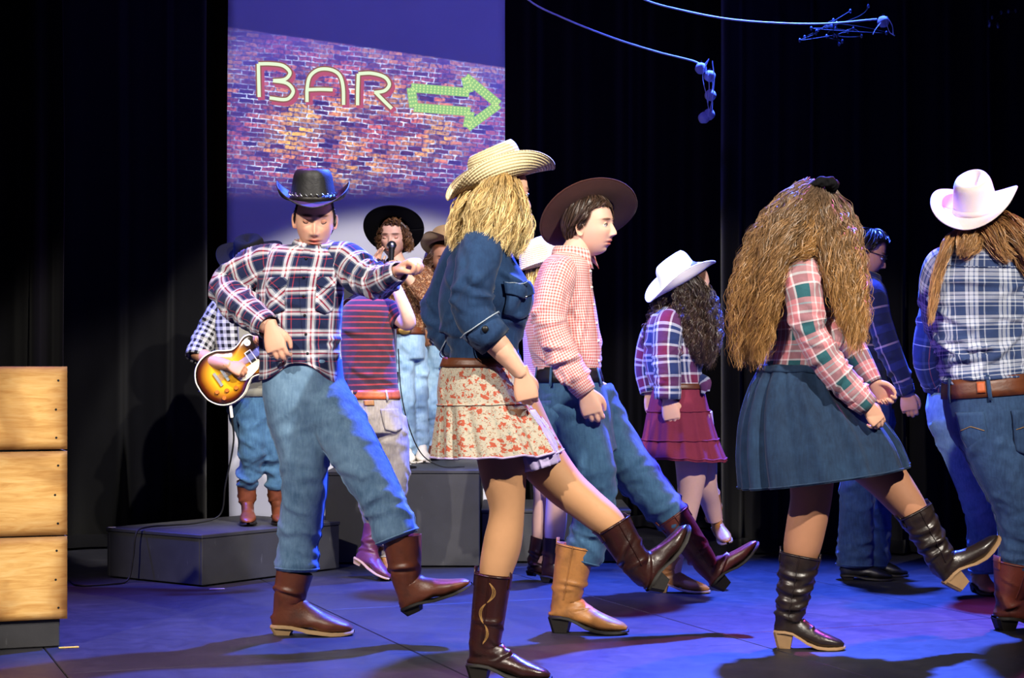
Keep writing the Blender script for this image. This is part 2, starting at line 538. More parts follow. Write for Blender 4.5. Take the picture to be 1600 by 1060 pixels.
def m_emit_tint(name, hx, st=1.0):
    k = NT(name, .7, .1); k.base(lin('#202020'))
    k.b.inputs['Emission Color'].default_value = lin(hx); k.b.inputs['Emission Strength'].default_value = st
    return k.m

M = {}
M['skin'] = m_skin('skin_fair', '#e6b79c')
M['skin_pale'] = m_skin('skin_pale', '#ecc3aa')
M['skin_tan'] = m_skin('skin_tan', '#c8936f')
M['tights'] = m_plain('tan_tights', '#b98a63', .6, .3, .06, 40, .05)
M['tights_pale'] = m_plain('pale_tights', '#d3a896', .6, .3, .06, 40, .05)
M['tights_dark'] = m_plain('brown_tights', '#a8775a', .6, .3, .06, 40, .05)
NV, WH, RD = '#1b2549', '#f0f0f6', '#b03a48'
M['plaid_navy'] = m_stripes('plaid_navy_white_red',
    [(0, NV), (.30, '#6a7288'), (.36, WH), (.48, RD), (.55, WH), (.66, '#8d93a8'), (.72, NV), (.84, RD), (.88, NV)],
    [(0, NV), (.30, '#6a7288'), (.36, WH), (.48, RD), (.55, WH), (.66, '#8d93a8'), (.72, NV), (.84, RD), (.88, NV)], .078)
M['gingham_pink'] = m_stripes('gingham_pink', [(0, '#f6e4de'), (.5, '#dd6a60')], [(0, '#f6e4de'), (.5, '#dd6a60')], .0100)
M['plaid_rwb'] = m_stripes('plaid_red_white_blue',
    [(0, '#2c3c6e'), (.22, '#dfe2ec'), (.30, '#2c3c6e'), (.38, '#dfe2ec'), (.46, '#7c2a4c'), (.80, '#dfe2ec'), (.86, '#2c3c6e')],
    [(0, '#2c3c6e'), (.25, '#dfe2ec'), (.33, '#7c2a4c'), (.62, '#dfe2ec'), (.70, '#2c3c6e'), (.80, '#dfe2ec'), (.88, '#2c3c6e')], .13)
M['plaid_pink'] = m_stripes('plaid_pink_teal',
    [(0, '#d88c92'), (.10, '#eee0e4'), (.16, '#cf7d86'), (.34, '#eee0e4'), (.40, '#2b5a63'), (.78, '#d88c92'), (.9, '#eee0e4'), (.95, '#d88c92')],
    [(0, '#d88c92'), (.12, '#eee0e4'), (.18, '#cf7d86'), (.40, '#eee0e4'), (.45, '#2b5a63'), (.80, '#d88c92'), (.92, '#b6c0c8'), (.96, '#d88c92')], .112)
M['plaid_blue'] = m_stripes('plaid_blue_white',
    [(0, '#34456f'), (.26, '#cdd3e2'), (.36, '#34456f'), (.40, '#cdd3e2'), (.52, '#5a6b98'), (.58, '#cdd3e2'), (.68, '#34456f'), (.84, '#cdd3e2'), (.88, '#34456f')],
    [(0, '#34456f'), (.28, '#cdd3e2'), (.40, '#34456f'), (.44, '#cdd3e2'), (.60, '#5a6b98'), (.66, '#cdd3e2'), (.74, '#34456f'), (.86, '#cdd3e2'), (.90, '#34456f')], .088)
M['plaid_dark'] = m_stripes('plaid_dark_navy',
    [(0, '#20253f'), (.34, '#2a3160'), (.48, '#20253f'), (.80, '#b59aa4'), (.84, '#20253f')],
    [(0, '#20253f'), (.3, '#2c346a'), (.5, '#20253f'), (.80, '#c8a8ac'), (.85, '#2a3160')], .18)
M['plaid_indigo'] = m_stripes('plaid_indigo',
    [(0, '#1c2c66'), (.5, '#39488a'), (.62, '#1c2c66'), (.8, '#a0566a'), (.85, '#1c2c66')],
    [(0, '#1c2c66'), (.5, '#39488a'), (.62, '#1c2c66'), (.8, '#b9c0dd'), (.84, '#1c2c66')], .09)
M['check_black'] = m_stripes('check_black_white', [(0, '#b9b9b6'), (.5, '#121315')], [(0, '#b9b9b6'), (.5, '#121315')], .034)
M['check_brown'] = m_stripes('plaid_brown_white', [(0, '#3a2a35'), (.4, '#d9d2d0'), (.52, '#3a2a35'), (.7, '#6d5a68')],
    [(0, '#3a2a35'), (.4, '#d9d2d0'), (.52, '#3a2a35'), (.7, '#6d5a68')], .09)
M['stripe_red'] = m_stripes('knit_red_stripe', None, [(0, '#3a2a3a'), (.70, '#94383f')], .027, .027)
M['jeans_mid'] = m_denim('denim_mid_blue', '#385878', '#7c9dba', .5)
M['jeans_light'] = m_denim('denim_light_blue', '#557ea4', '#a9c6da', .6)
M['jeans_teal'] = m_denim('denim_teal_blue', '#22405f', '#4d7595', .45)
M['jeans_dark'] = m_denim('denim_dark_blue', '#182a48', '#3a5880', .4)
M['jeans_grey'] = m_denim('denim_grey', '#6b6462', '#b9b0a6', .5)
M['denim_shirt'] = m_denim('denim_shirt', '#0e2244', '#274770', .45)
M['denim_skirt'] = m_denim('denim_skirt', '#101f36', '#25405f', .4)
M['stitch'] = m_plain('stitching', '#9aa6b4', .8, .2, .1, 50, 0)
M['stitch_gold'] = m_plain('gold_stitching', '#8f6b3c', .7, .3, .1, 50, 0)
M['burgundy'] = m_plain('burgundy_cotton', '#7c2f42', .9, .15, .14, 30, .3)
M['floral'] = m_floral('floral_cotton', '#b0a898', '#ac5440', '#98705a', '#78807a', 58)
M['floral_brown'] = m_floral('floral_brown_chiffon', '#5f3a25', '#b08a66', '#94592f', '#c7ae96', 70)
M['lilac'] = m_plain('lilac_lining', '#b3a6cf', .9, .15, .1, 30, .2)
M['white_cloth'] = m_plain('white_cotton', '#d8d4cc', .9, .15, .06, 30, .2)
M['grey_tee'] = m_plain('grey_cotton', '#7d7b70', .9, .15, .08, 40, .2)
M['black_cloth'] = m_plain('black_cloth', '#0b0b0e', .9, .15, .2, 30, .2)
M['boot_brown'] = m_leather('leather_brown', '#65341f', .42)
M['boot_dark'] = m_leather('leather_dark_brown', '#2c1411', .28)
M['boot_tan'] = m_leather('leather_tan', '#a06c38', .42)
M['boot_two'] = m_leather('leather_reddish', '#58271c', .38)
M['boot_black'] = m_leather('leather_black_brown', '#231a18', .30)
M['boot_purple'] = m_leather('leather_plum', '#5b2a44', .4)
M['sole_tan'] = m_plain('sole_tan', '#a98a63', .7, .3, .12, 30, .1)
M['sole_dark'] = m_plain('sole_dark', '#15110f', .6, .3, .15, 30, .1)
M['heel_wood'] = m_plain('stacked_heel', '#8a6c4c', .6, .3, .15, 40, .1)
M['shoe_black'] = m_leather('shoe_black', '#101012', .4)
M['shoe_white'] = m_plain('shoe_white', '#d9d2c6', .6, .3, .06, 30, .1)
M['belt_brown'] = m_leather('belt_brown', '#5e3018', .45)
M['belt_orange'] = m_leather('belt_orange', '#b4572a', .45)
M['belt_black'] = m_leather('belt_black', '#1a1614', .45)
M['hat_black'] = m_leather('hat_black_leather', '#17171b', .55, .3, 24, .6)
M['felt_black'] = m_felt('hat_black_felt', '#0f0e10')
M['felt_brown'] = m_felt('hat_brown_felt', '#4a2c26', .12)
M['felt_white'] = m_felt('hat_white_felt', '#eeeae6', .03)
M['felt_pink'] = m_felt('hat_cream_felt', '#ecdcd8', .04)
M['felt_tan'] = m_felt('hat_tan_felt', '#b99668', .1)
M['straw'] = m_straw('hat_straw', '#e6d7ae', '#a98f5e')
M['straw_pale'] = m_straw('hat_pale_straw', '#ead6a6', '#b08f55')
M['hair_blond'] = m_hair('hair_blond', '#a5834c', '#ecd296')
M['hair_brown'] = m_hair('hair_brown_gold', '#604e40', '#aa7d46')
M['hair_dark'] = m_hair('hair_dark_brown', '#2b1f1a', '#4c382c')
M['hair_black'] = m_hair('hair_black', '#14100f', '#241c18', .4)
M['hair_long'] = m_hair('hair_light_brown', '#7d5534', '#b88a58')
M['hair_curl'] = m_hair('hair_chestnut', '#4a2f1e', '#7d5532')
M['eye_white'] = m_plain('eye_white', '#d9d2c8', .25, .5, .02, 20, 0)
M['iris'] = m_plain('iris_dark', '#2a1a10', .2, .6, .1, 40, 0)
M['metal'] = m_plain('chrome', '#b9bcc2', .28, .5, .05, 30, 0, 1.0)
M['gold'] = m_plain('brass', '#b59254', .35, .5, .1, 30, 0, 1.0)
M['black_plastic'] = m_plain('black_plastic', '#111113', .45, .4, .1, 30, .05)
M['rubber'] = m_plain('black_rubber', '#0c0c0d', .65, .3, .1, 30, .05)
M['wood'] = m_wood('scorched_pine')
M['glass_lens'] = m_plain('glasses_lens', '#20242c', .1, .6, .02, 10, 0)
# ------------------------------------------------------------------ people
def basis(f, up):
    """columns: side, forward, up"""
    f = nrm(f); up = np.asarray(up, float); up = nrm(up - (up @ f) * f)
    return np.stack([np.cross(f, up), f, up], 1)

def head_shape(nu, nv, jaw=1.0, face=True):
    u = np.linspace(-1, 1, nu + 1); ph = PI * np.sign(u) * np.abs(u) ** (1.55 if face else 1.0)
    th = np.linspace(0.02, PI - 0.02, nv)
    TH, PH = np.meshgrid(th, ph, indexing='ij')
    d = np.stack([np.sin(TH) * np.sin(PH), np.sin(TH) * np.cos(PH), np.cos(TH)], -1)
    p = 2.35
    r = 1.0 / (np.abs(d) ** p).sum(-1) ** (1 / p)
    d2 = d * r[..., None]
    X, Y, Z = .0735 * d2[..., 0], .096 * d2[..., 1], .118 * d2[..., 2]
    k = np.clip(-Z / .118, 0, 1)
    front = np.clip(d[..., 1] * 1.6 + .3, 0, 1)
    X = X * (1 - .36 * jaw * k ** 1.9)
    Y = np.where(Y < 0, Y * (1 - .42 * k ** 1.2), Y * (1 - .10 * k ** 2))
    Y = Y + .004 * k
    X = X * (1 + .05 * np.clip(Z / .1, 0, 1) * (1 - front * .5))
    Y = Y - .012 * np.clip((Z - .05) / .07, 0, 1) ** 2 * front
    C = np.full(X.shape + (3,), .999)
    if face:
        g = lambda x0, z0, sx, sz: np.exp(-((X - x0) / sx) ** 2 - ((Z - z0) / sz) ** 2)
        sy = lambda x0, z0, sx, sz: g(x0, z0, sx, sz) + g(-x0, z0, sx, sz)
        D = -.0085 * sy(.031, .0, .019, .013) + .0045 * sy(.027, .020, .022, .007)
        hN = np.interp(Z, [-.054, -.047, -.040, -.031, -.012, .004, .018], [0, .006, .0225, .0215, .0120, .005, 0])
        wN = np.interp(Z, [-.05, -.036, -.01, .02], [.0115, .0105, .0072, .010])
        D += hN * np.exp(-(X / wN) ** 2) + .0075 * sy(.0125, -.041, .006, .0065)
        D += .0075 * g(0, -.0625, .020, .0050) + .0085 * g(0, -.0760, .017, .0056) - .0050 * g(0, -.0690, .023, .0026)
        D += .0075 * g(0, -.104, .019, .013) + .0045 * sy(.040, -.026, .020, .020) - .0035 * g(0, -.088, .018, .006)
        Y = Y + D * front
        lip = np.clip(2.0 * g(0, -.063, .019, .0046) + 2.0 * g(0, -.075, .016, .0052), 0, 1) * front
        brow = np.clip(2.6 * sy(.030, .0215, .0165, .0038), 0, 1) * front
        cheek = .5 * sy(.042, -.03, .02, .018) * front
        nost = np.clip(1.2 * sy(.008, -.0475, .004, .0025), 0, 1) * front
        lash = np.clip(1.1 * sy(.031, -.001, .014, .0026), 0, 1) * front
        for w, c in ((cheek, (1, .80, .78)), (lip, (.66, .30, .32)), (brow, (.16, .11, .10)), (nost, (.4, .25, .22))):
            C = C * (1 - w[..., None]) + np.array(c) * w[..., None]
    return np.stack([X, Y, Z], -1), C, TH, PH

def hairline(ph):
    """polar angle (from the crown) where the hair ends, by direction (0 = front)"""
    a = np.abs(np.degrees(ph))
    return np.radians(np.interp(a, [0, 35, 60, 78, 95, 130, 180], [52, 55, 66, 92, 100, 122, 128]))

def ear_shape(side):
    r = np.linspace(0, 1, 9)[:, None]; t = np.linspace(0, 2 * PI, 25)[None, :]
    h = .010 * r ** .5 + .006 * np.exp(-((r - .86) / .14) ** 2) - .007 * np.exp(-(r / .45) ** 2)
    w = 1 + .18 * np.sin(t)
    y = .016 * r * np.cos(t) * w; z = .029 * r * np.sin(t)
    x = h + 0 * t
    x = np.where(r > .98, -.004, x)
    P = np.stack([x * side, y - .006 + .25 * x, z - .012], -1)
    P[..., 0] += side * (.066 + np.clip(-P[..., 1] * .55, -.02, .02))
    return P

HANDS = {}
def hand_shape(pose):
    """right hand, wrist at 0, fingers along +x, back of hand +z, thumb on +y"""
    if pose in HANDS: return HANDS[pose]
    curl = {'fist': (78, 98, 62), 'loose': (26, 38, 24), 'half': (48, 62, 38), 'open': (8, 14, 10), 'grip': (58, 80, 50), 'hang': (22, 60, 34), 'clench': (46, 88, 56)}[pose]
    m = MB()
    xs = np.array([-.03, 0, .03, .065, .09]); hw = np.array([.0255, .028, .038, .043, .040]); hh = np.array([.020, .0185, .017, .0155, .012])
    m.loft(Loft(np.stack([xs, 0 * xs, 0 * xs], 1), np.stack([0 * xs, hw, 0 * xs], 1), np.stack([0 * xs, 0 * xs, hh], 1), 16, 20, 2.6))
    for i, (y, L, fx) in enumerate(((.031, .074, .088), (.0105, .082, .093), (-.0105, .076, .089), (-.030, .059, .080))):
        c = np.radians(np.array(curl) * (1 + .06 * i))
        p = np.array([fx - .012, y, 0.0]); pts = [p + [-.02, 0, 0], p]; a = 0
        sp = (y * 3.0) * (1 - curl[0] / 100)
        for f, cc in zip((.46, .31, .25), c):
            a += cc
            p = p + L * f * np.array([math.cos(a), math.sin(sp) * .6 * abs(math.cos(a)), -math.sin(a)])
            pts.append(p)
        r = np.array([.0098, .0100, .0094, .0085, .0070]) * (1 if i < 3 else .88)
        m.loft(limb(pts, r, 18, 10, 1.0, (0, 1, 0)))
        m.grid(ball(pts[-1], r[-1], 7))
    if pose in ('fist', 'grip', 'clench'): th = [(.012, .022, -.004), (.042, .040, -.016), (.068, .036, -.034), (.078, .014, -.044)]
    elif pose == 'open': th = [(.012, .022, -.002), (.038, .050, -.006), (.062, .068, -.008), (.082, .078, -.008)]
    else: th = [(.012, .022, -.004), (.038, .044, -.014), (.064, .050, -.024), (.084, .046, -.032)]
    m.loft(limb(th, [.015, .0125, .0105, .0082], 16, 10)); m.grid(ball(th[-1], .0082, 7))
    HANDS[pose] = remesh(m, .0042, 2, .4)
    return HANDS[pose]

def strand_mesh(paths, rad, seed=0, flat=.6, tipt=.35, var=None):
    """hair strands as narrow ribbons turned every which way; uv = (shade, position)"""
    N, K = paths.shape[:2]
    g = np.random.default_rng(seed)
    T = np.gradient(paths, axis=1); T /= np.linalg.norm(T, axis=-1, keepdims=True) + 1e-12
    ref = g.normal(size=(N, 1, 3)) + np.array([0, 1.0, 0]); A = np.cross(T, ref); A /= np.linalg.norm(A, axis=-1, keepdims=True) + 1e-12
    t = np.linspace(0, 1, K)
    taper = np.where(t < .7, 1.0, 1 - (1 - tipt) * (t - .7) / .3)
    r = (rad * (0.6 + .8 * g.random((N, 1)))) * taper[None, :]
    V = np.stack([paths - A * r[..., None], paths + A * r[..., None]], 2)
    base = (np.arange(N)[:, None] * K + np.arange(K - 1)[None, :]) * 2
    q = np.stack([base, base + 1, base + 3, base + 2], -1).reshape(-1, 4)
    sh = g.random((N, 1, 1)) if var is None else (.45 * g.random((N, 1, 1)) + .55 * np.asarray(var).reshape(N, 1, 1))
    uv = np.stack([np.broadcast_to(sh, (N, K, 2)), np.broadcast_to(t[None, :, None], (N, K, 2))], -1)
    m = MB(); m.add(V.reshape(-1, 3), q, None, uv.reshape(-1, 2))
    return m

class Person:
    def __init__(s, label, Y, px, foot, z=0.0, cat='person', dx=0.0):
        s.dx = dx
        s.Y = Y; s.s = F / Y
        org = W(px, foot, Y); org[2] = z
        s.e = thing('person', label, cat, org)
        s.org = org; s.core = []; s.hands = []; s.headm = None
    def W(s, px, py, d=0.0): return W(px + s.dx, py, s.Y + d)
    def g(s, px, d=0.0):
        """point on the ground under the person"""
        return (px, HZ + (CH - s.org[2]) * F / (s.Y + d), d)
    def w(s, p): return s.W(p[0], p[1], p[2] if len(p) > 2 else 0.0)
    def part(s, name, mb, mat, parent=None, **kw): return mb.build(name, mat, parent or s.e, **kw)
    def sil(s, secs, m=64, n=64, p=2.2, core=.84, v0=0.0):
        """loft from outline rows (xl, yl, xr, yr, half depth px, shift of depth m, tilt)"""
        C, U, V = [], [], []
        for q in secs:
            d = q[5] if len(q) > 5 else 0.0
            tilt = q[6] if len(q) > 6 else 0.0
            a, b = s.W(q[0], q[1], d), s.W(q[2], q[3], d)
            C.append((a + b) / 2); U.append((b - a) / 2)
            V.append(np.array([0, 1.0, tilt]) * q[4] / s.s)
        L = Loft(C, U, V, m, n, p, v0)
        if core: s.core.append((L, core))
        return L
    def lim(s, pts, r, m=44, n=32, flat=1.0, core=.74, v0=0.0, ref=(0, 1, 0), p=2.0):
        P = [s.w(q) for q in pts]
        L = limb(P, np.array(r) / s.s, m, n, flat, ref, p, v0)
        if core: s.core.append((L, core))
        return L
    def bare(s, pts, r, m=30, n=20, flat=1.0):
        s.lim(pts, r, m, n, flat, 1.0)
    def hand(s, wrist, f, back, pose='fist', side=1, size=1.0):
        V, q, t = hand_shape(pose)
        f = nrm(f); b = np.asarray(back, float); b = nrm(b - (b @ f) * f); y = np.cross(b, f)
        V = V * size * np.array([1, side, 1])
        V = s.w(wrist) + V[:, :1] * f + V[:, 1:2] * y + V[:, 2:] * b
        if side < 0: q = q[:, ::-1]
        s.hands.append((V, q, t))
    def head(s, c, f, up=(0, 0, 1), size=1.0, face=True, res=(120, 130), hair=None, ears=(1, -1), eyes='open', jaw=1.0, neck=None, skin=None, zs=1.0):
        B = basis(f, up) * np.array([1, 1, zs]); c = s.w(c)
        P, C, TH, PH = head_shape(*(res if face else (48, 40)), jaw, face)
        if hair is not None:
            hm = np.clip((hairline(PH) - TH) / .10 + .3, 0, 1)[..., None]
            C = C * (1 - hm) + np.array(hair) * hm
        s.hB, s.hc, s.hs, s.hP, s.hTH, s.hPH = B, c, size, P, TH, PH
        m = MB()
        tr = lambda X: c + (X * size) @ B.T
        s.tr = tr
        m.grid(tr(P), None, C)
        for e in ears: m.grid(tr(ear_shape(e)), None, np.full((9 * 25, 3), (.98, .88, .86)))
        s.eyes = []
        if face:
            for sx in (-1, 1):
                ec = np.array([sx * .031, .0785, .0])
                if eyes == 'open':
                    s.eyes.append((tr(ball(ec, .0125, 12)), tr(ball(ec + [0, .0078, -.0005], .0062, 9, (1, .9, 1)))))
                    lid = ball(ec + [0, -.0002, .0018], .0134, 14)
                    lid = lid[lid.shape[0] * 0:7]
                    m.grid(tr(lid), None, np.full((lid.shape[0] * lid.shape[1], 3), (.93, .80, .76)))
                else:
                    m.grid(tr(ball(ec + [0, -.0030, 0], .0132, 12, (1.1, 1, .9))), None, np.full((12 * 24, 3), (.84, .68, .64)))
        s.headm = m
        if face:
            lm = []
            for sx in (-1, 1):
                t = np.linspace(-1, 1, 11)
                drop = -.0065 if eyes != 'open' else .0045
                arc = np.stack([sx * .031 + t * .0135, .0785 + .0128 * np.sqrt(np.clip(1 - (t * .75) ** 2, 0, 1)) - (.0050 if eyes != 'open' else .001), drop * (1 - t ** 2) + (0 if eyes == 'open' else .0005)], 1)
                if eyes == 'open': arc[:, 2] += .001
                lm.append(MB().loft(tube(tr(arc), .0017 * size, 5)))
            s.lashes = lm
        else: s.lashes = None
    def finish(s, skin, voxel=.011, neck=None, thin=1.0):
        """joins the trunk, limbs, hands and head into the body"""
        m = MB()
        for L, f in s.core: m.loft(L.scaled(f * thin))
        V, q, t = remesh(m, voxel, 3)
        b = MB(); b.add(V, q, t, None, np.full((len(V), 3), .999))
        for V, q, t in s.hands: b.add(V, q, t, None, np.full((len(V), 3), (.985, .93, .91)))
        if s.headm is not None:
            h = s.headm
            for i in range(len(h.V)):
                pass
            Vh, Qh, Th = h.arrays(); b.add(Vh, Qh, Th, None, np.vstack(h.C))
        o = s.part('body', b, skin)
        if s.headm is not None:
            for e, i in s.eyes:
                x = s.part('eye', MB().grid(e), M['eye_white'], o)
                s.part('iris', MB().grid(i), M['iris'], o)
            for lm in (s.lashes or []): s.part('eyelash', lm, M['hair_black'], o)
        return o
    # ---- hair
    def short_hair(s, mat, n=900, rad=.0022, length=1.0, lift=.008, comb=0.25, seed=1, fr=(0, 180), name='hair', over=0.06, low=0.0):
        g = np.random.default_rng(seed)
        K = 10
        ph0 = np.radians(g.uniform(fr[0], fr[1], n)) * np.where(g.random(n) < .5, -1, 1)
        th_end = hairline(ph0) + over * (g.random(n)) + g.normal(size=n) * .03
        th_s = np.maximum(g.random(n) ** .7 * th_end * .85, np.minimum(np.radians(low), th_end * .92))
        t = np.linspace(0, 1, K)[None, :]
        th = th_s[:, None] + (th_end - th_s)[:, None] * t * length
        ph = ph0[:, None] + comb * t ** 2 * (.6 + .8 * g.random((n, 1)))
        P = s.scalp(th, ph, lift * (.25 + np.sin(t * PI * .8)) * (.5 + .9 * g.random((n, 1))))
        m = strand_mesh(P, rad * s.hs, seed)
        return s.part(name, m, mat)
    def scalp(s, th, ph, off):
        TH, PH = s.hTH, s.hPH
        nv, nu1 = TH.shape
        fi = np.interp(th, TH[:, 0], np.arange(nv))
        php = (ph + PI) % (2 * PI) - PI
        fj = np.interp(php, PH[0], np.arange(nu1))
        i = np.clip(fi.astype(int), 0, nv - 2); j = np.clip(fj.astype(int), 0, nu1 - 2)
        x = (fi - i)[..., None]; y = (fj - j)[..., None]; G = s.hP
        p = (G[i, j] * (1 - y) + G[i, j + 1] * y) * (1 - x) + (G[i + 1, j] * (1 - y) + G[i + 1, j + 1] * y) * x
        d = p / (np.linalg.norm(p, axis=-1, keepdims=True) + 1e-9)
        return s.tr((p + d * off[..., None]))
    def long_hair(s, guides, mat, n=900, rad=.0016, wave=(.006, 14), K=30, seed=2, core=True, frizz=.004, name='hair', curl=1.0, corescale=.62):
        """guides: lists of (px, py, d, spread px); strands follow a guide with waves and frizz"""
        g = np.random.default_rng(seed)
        out = []; shade = []; cm = []
        wts = np.array([max(q[3] for q in gd) for gd in guides], float); wts = wts / wts.sum()
        for gd, wt in zip(guides, wts):
            P = np.array([s.w(q) for q in gd]); sp = np.array([q[3] for q in gd]) / s.s
            Kp = np.concatenate([[0], np.cumsum(np.linalg.norm(np.diff(P, axis=0), axis=1))])
            X = crom(np.hstack([P, sp[:, None]]), Kp, K)
            T, U, V = frames(X[:, :3])
            k = max(8, int(n * wt))
            t = np.linspace(0, 1, K)[None, :]
            nc = max(5, k // 16); ci = g.integers(0, nc, k)
            cr = np.sqrt(g.random(nc)); ca_ = g.random(nc) * 2 * PI; cp = g.random(nc) * 6.28; cf = .8 + .4 * g.random(nc); cs = g.random(nc); cl = 1 - .28 * g.random(nc) ** 1.5
            tl = (cl[ci] - .08 * g.random(k))[:, None]
            R = X[None, :, 3] * cr[ci][:, None]; aw = ca_[ci][:, None] + .25 * np.sin(3 * t + cp[ci][:, None])
            so = .24 * X[None, :, 3] * np.sqrt(g.random((k, 1))) * (1 - .45 * t); sa_ = g.random((k, 1)) * 2 * PI
            w = wave[0] * (0.6 + .8 * cs[ci][:, None]) * np.clip(t * 3, 0, 1)
            ph = cp[ci][:, None] + .3 * g.normal(size=(k, 1)); fq = wave[1] * Kp[-1] * cf[ci][:, None]
            fz = frizz * (.5 + g.random((k, 1)) ** 3 * 4); f1, f2 = 1 + 3 * g.random((k, 1)), 1 + 3 * g.random((k, 1)); p1, p2 = 6.28 * g.random((k, 1)), 6.28 * g.random((k, 1))
            du = R * np.cos(aw) + so * np.cos(sa_) + w * np.sin(2 * PI * fq * t + ph) + fz * np.sin(6.28 * f1 * t + p1) * (.3 + t)
            dv = R * np.sin(aw) + so * np.sin(sa_) + w * np.cos(2 * PI * fq * t + ph) * curl + fz * np.sin(6.28 * f2 * t + p2) * (.3 + t)
            shade.append(cs[ci])
            ti = t * tl * (K - 1); i = np.clip(ti.astype(int), 0, K - 2); f = (ti - i)[..., None]
            lerp = lambda A: A[i] * (1 - f) + A[i + 1] * f
            out.append(lerp(X[:, :3]) + lerp(U) * du[..., None] + lerp(V) * dv[..., None])
            if core:
                cn = int(K * .80); cm.append(limb(X[:cn:3, :3], np.maximum(X[:cn:3, 3] * corescale * np.clip(np.linspace(1.6, 0, len(X[:cn:3])), 0, 1), .0015), 30, 20))
        m = strand_mesh(np.concatenate(out), rad, seed, var=np.concatenate(shade))
        o = s.part(name, m, mat)
        if core:
            c = MB()
            for L in cm:
                L.disp(.004 * snoise(L.P, 160, seed) * 1.0)
                L.uv = np.stack([np.full(L.P.shape[:2], .12), np.broadcast_to((L.S / L.len)[:, None], L.P.shape[:2])], -1)
                c.loft(L)
            s.part('inner_hair', c, mat, o)
        return o
    # ---- boots and shoes
    def boot(s, H, T, S, r, mat, sole, heelm, hh=.045, width=1.0, tops='flat', seed=0, slouch=0.0, name='boot', tabs=True, tall=True, toe=1.0):
        """H heel bottom, T toe tip, S shaft top centre, r shaft radius at top in px"""
        H, T, S = s.w(H), s.w(T), s.w(S)
        L = np.linalg.norm(T - H); k = L / .272
        ex = (T - H) / L; sv = S - H
        ez = nrm(sv - (sv @ ex) * ex); ey = np.cross(ez, ex)
        sx, sz = sv @ ex, sv @ ez
        R = r / s.s
        ank = np.array([.042 * k, .118 * k]); top = np.array([sx, sz])
        ax = top - ank; al = np.linalg.norm(ax); ax = ax / al; nx = np.array([ax[1], -ax[0]])
        rows = []
        ns = max(3, int(al / .035))
        for i in range(ns + 1):
            f = 1 - i / ns
            c = ank + ax * al * f; q = .052 * k + (R - .052 * k) * f ** .8
            rows.append((c + nx * q, c - nx * q, min(q, .045 * k + (R - .045 * k) * f ** .7)))
        h = hh
        for Fx, Bx, w in (((.102, .122), (-.012, .075), .038), ((.118, .108), (-.019, .050 + h * .3), .037), ((.138, .095), (-.010, h + .004), .037),
                          ((.158, .083), (.055, h * .85), .038), ((.182, .071), (.115, .022 + h * .15), .043), ((.208, .060), (.165, .010), .047),
                          ((.232, .050), (.208, .009), .042), ((.254, .040), (.243, .011), .031), ((.268, .027), (.264, .015), .014)):
            rows.append((np.array(Fx) * k, np.array(Bx) * k, w * k * width))
        g3 = lambda p, y=0.0: H + ex * p[0] + ez * p[1] + ey * y
        C = [g3((a + b) / 2) for a, b, w in rows]; U = [g3(a) - g3((a + b) / 2) for a, b, w in rows]; V = [ey * w for a, b, w in rows]
        Lf = Loft(C, U, V, 70, 40, 2.25)
        t = (Lf.S / Lf.len)[:, None]
        sh = al / Lf.len
        if slouch:
            Lf.disp(slouch * (np.sin(Lf.S[:, None] * 120 + 2.6 * np.sin(Lf.A[None, :] + 1) + 1.8 * np.sin(2 * Lf.A[None, :])) + .6 * np.sin(Lf.S[:, None] * 210 + 3 * np.sin(Lf.A[None, :] * 2 + 2))) * np.exp(-((t - sh * .55) / (sh * .40)) ** 4))
        Lf.folds(10, sh * .55, sh * 1.25, .0045, .007, .035, 10, 20, 11 + seed)
        m = MB().loft(Lf, (False, True))
        # inside lining
        inn = Lf.scaled(.93); m.grid(np.stack([Lf.P[0], inn.P[0], inn.P[6]], 0))
        b = s.part(name, m, mat)
        # sole plate
        xs = np.array([-.018, .0, .03, .06, .09, .12, .16, .20, .24, .262, .273]); zs = np.array([h, h, h, h * .9, h * .62, h * .3, .004, 0, .001, .004, .008])
        ws = np.array([.018, .034, .037, .036, .035, .038, .046, .047, .038, .024, .006]) * width + .003
        P = []
        for dz, e in ((0, 0), (0.0105, .0), (.0105, -.02)):
            P.append(np.stack([g3((x * k, (z + dz) * k), 0) + ey * 0 for x, z in zip(xs, zs)]))
        up = [np.stack([g3((x * k, (z + dz) * k), sg * w * k) for x, z, w in zip(xs, zs, ws)]) for sg in (-1, 1) for dz in (0.0, .011)]
        sm = MB().grid(np.stack([up[0], up[1], up[3], up[2], up[0]], 0))
        s.part('sole', sm, sole, b)
        if hh > .012:
            hm = MB()
            oh = lambda z, x0, x1, w: [g3((x0 * k, z * k), -w * k * .7), g3(((x0 + .01) * k, z * k), -w * k), g3((x1 * k, z * k), -w * k), g3((x1 * k, z * k), w * k), g3(((x0 + .01) * k, z * k), w * k), g3((x0 * k, z * k), w * k * .7)]
            a, c_ = np.array(oh(h + .004, -.020, .062, .034)), np.array(oh(0, -.004, .050, .029))
            for X in (a, c_): pass
            G = np.stack([np.vstack([a, a[:1]]), np.vstack([c_, c_[:1]])], 0)
            hm.grid(G); hm.cap(G[1]); hm.cap(G[0])
            o = s.part('heel', hm, heelm, b, smooth=False)
        if tabs and tall:
            for a in (0.0, PI):
                A = a + np.linspace(-.32, .32, 5); tt = np.linspace(-.001, .09, 6)
                Gp = np.stack([Lf.at(A, np.full(5, max(x, 0)), .0025) for x in tt]); Gp[0] += ez * .016 * 1
                s.part('pull_tab', MB().grid(Gp), mat, b, solid=.003, solid_off=1)
            pm = MB()
            for a in (-PI / 2, PI / 2):
                tt = np.linspace(.0, sh * .98, 24)
                pm.loft(tube(Lf.at(np.full(24, a), tt, .0015), .0022, 6))
            tt = np.linspace(0, 1, 40); A = np.linspace(0, 2 * PI, 40)
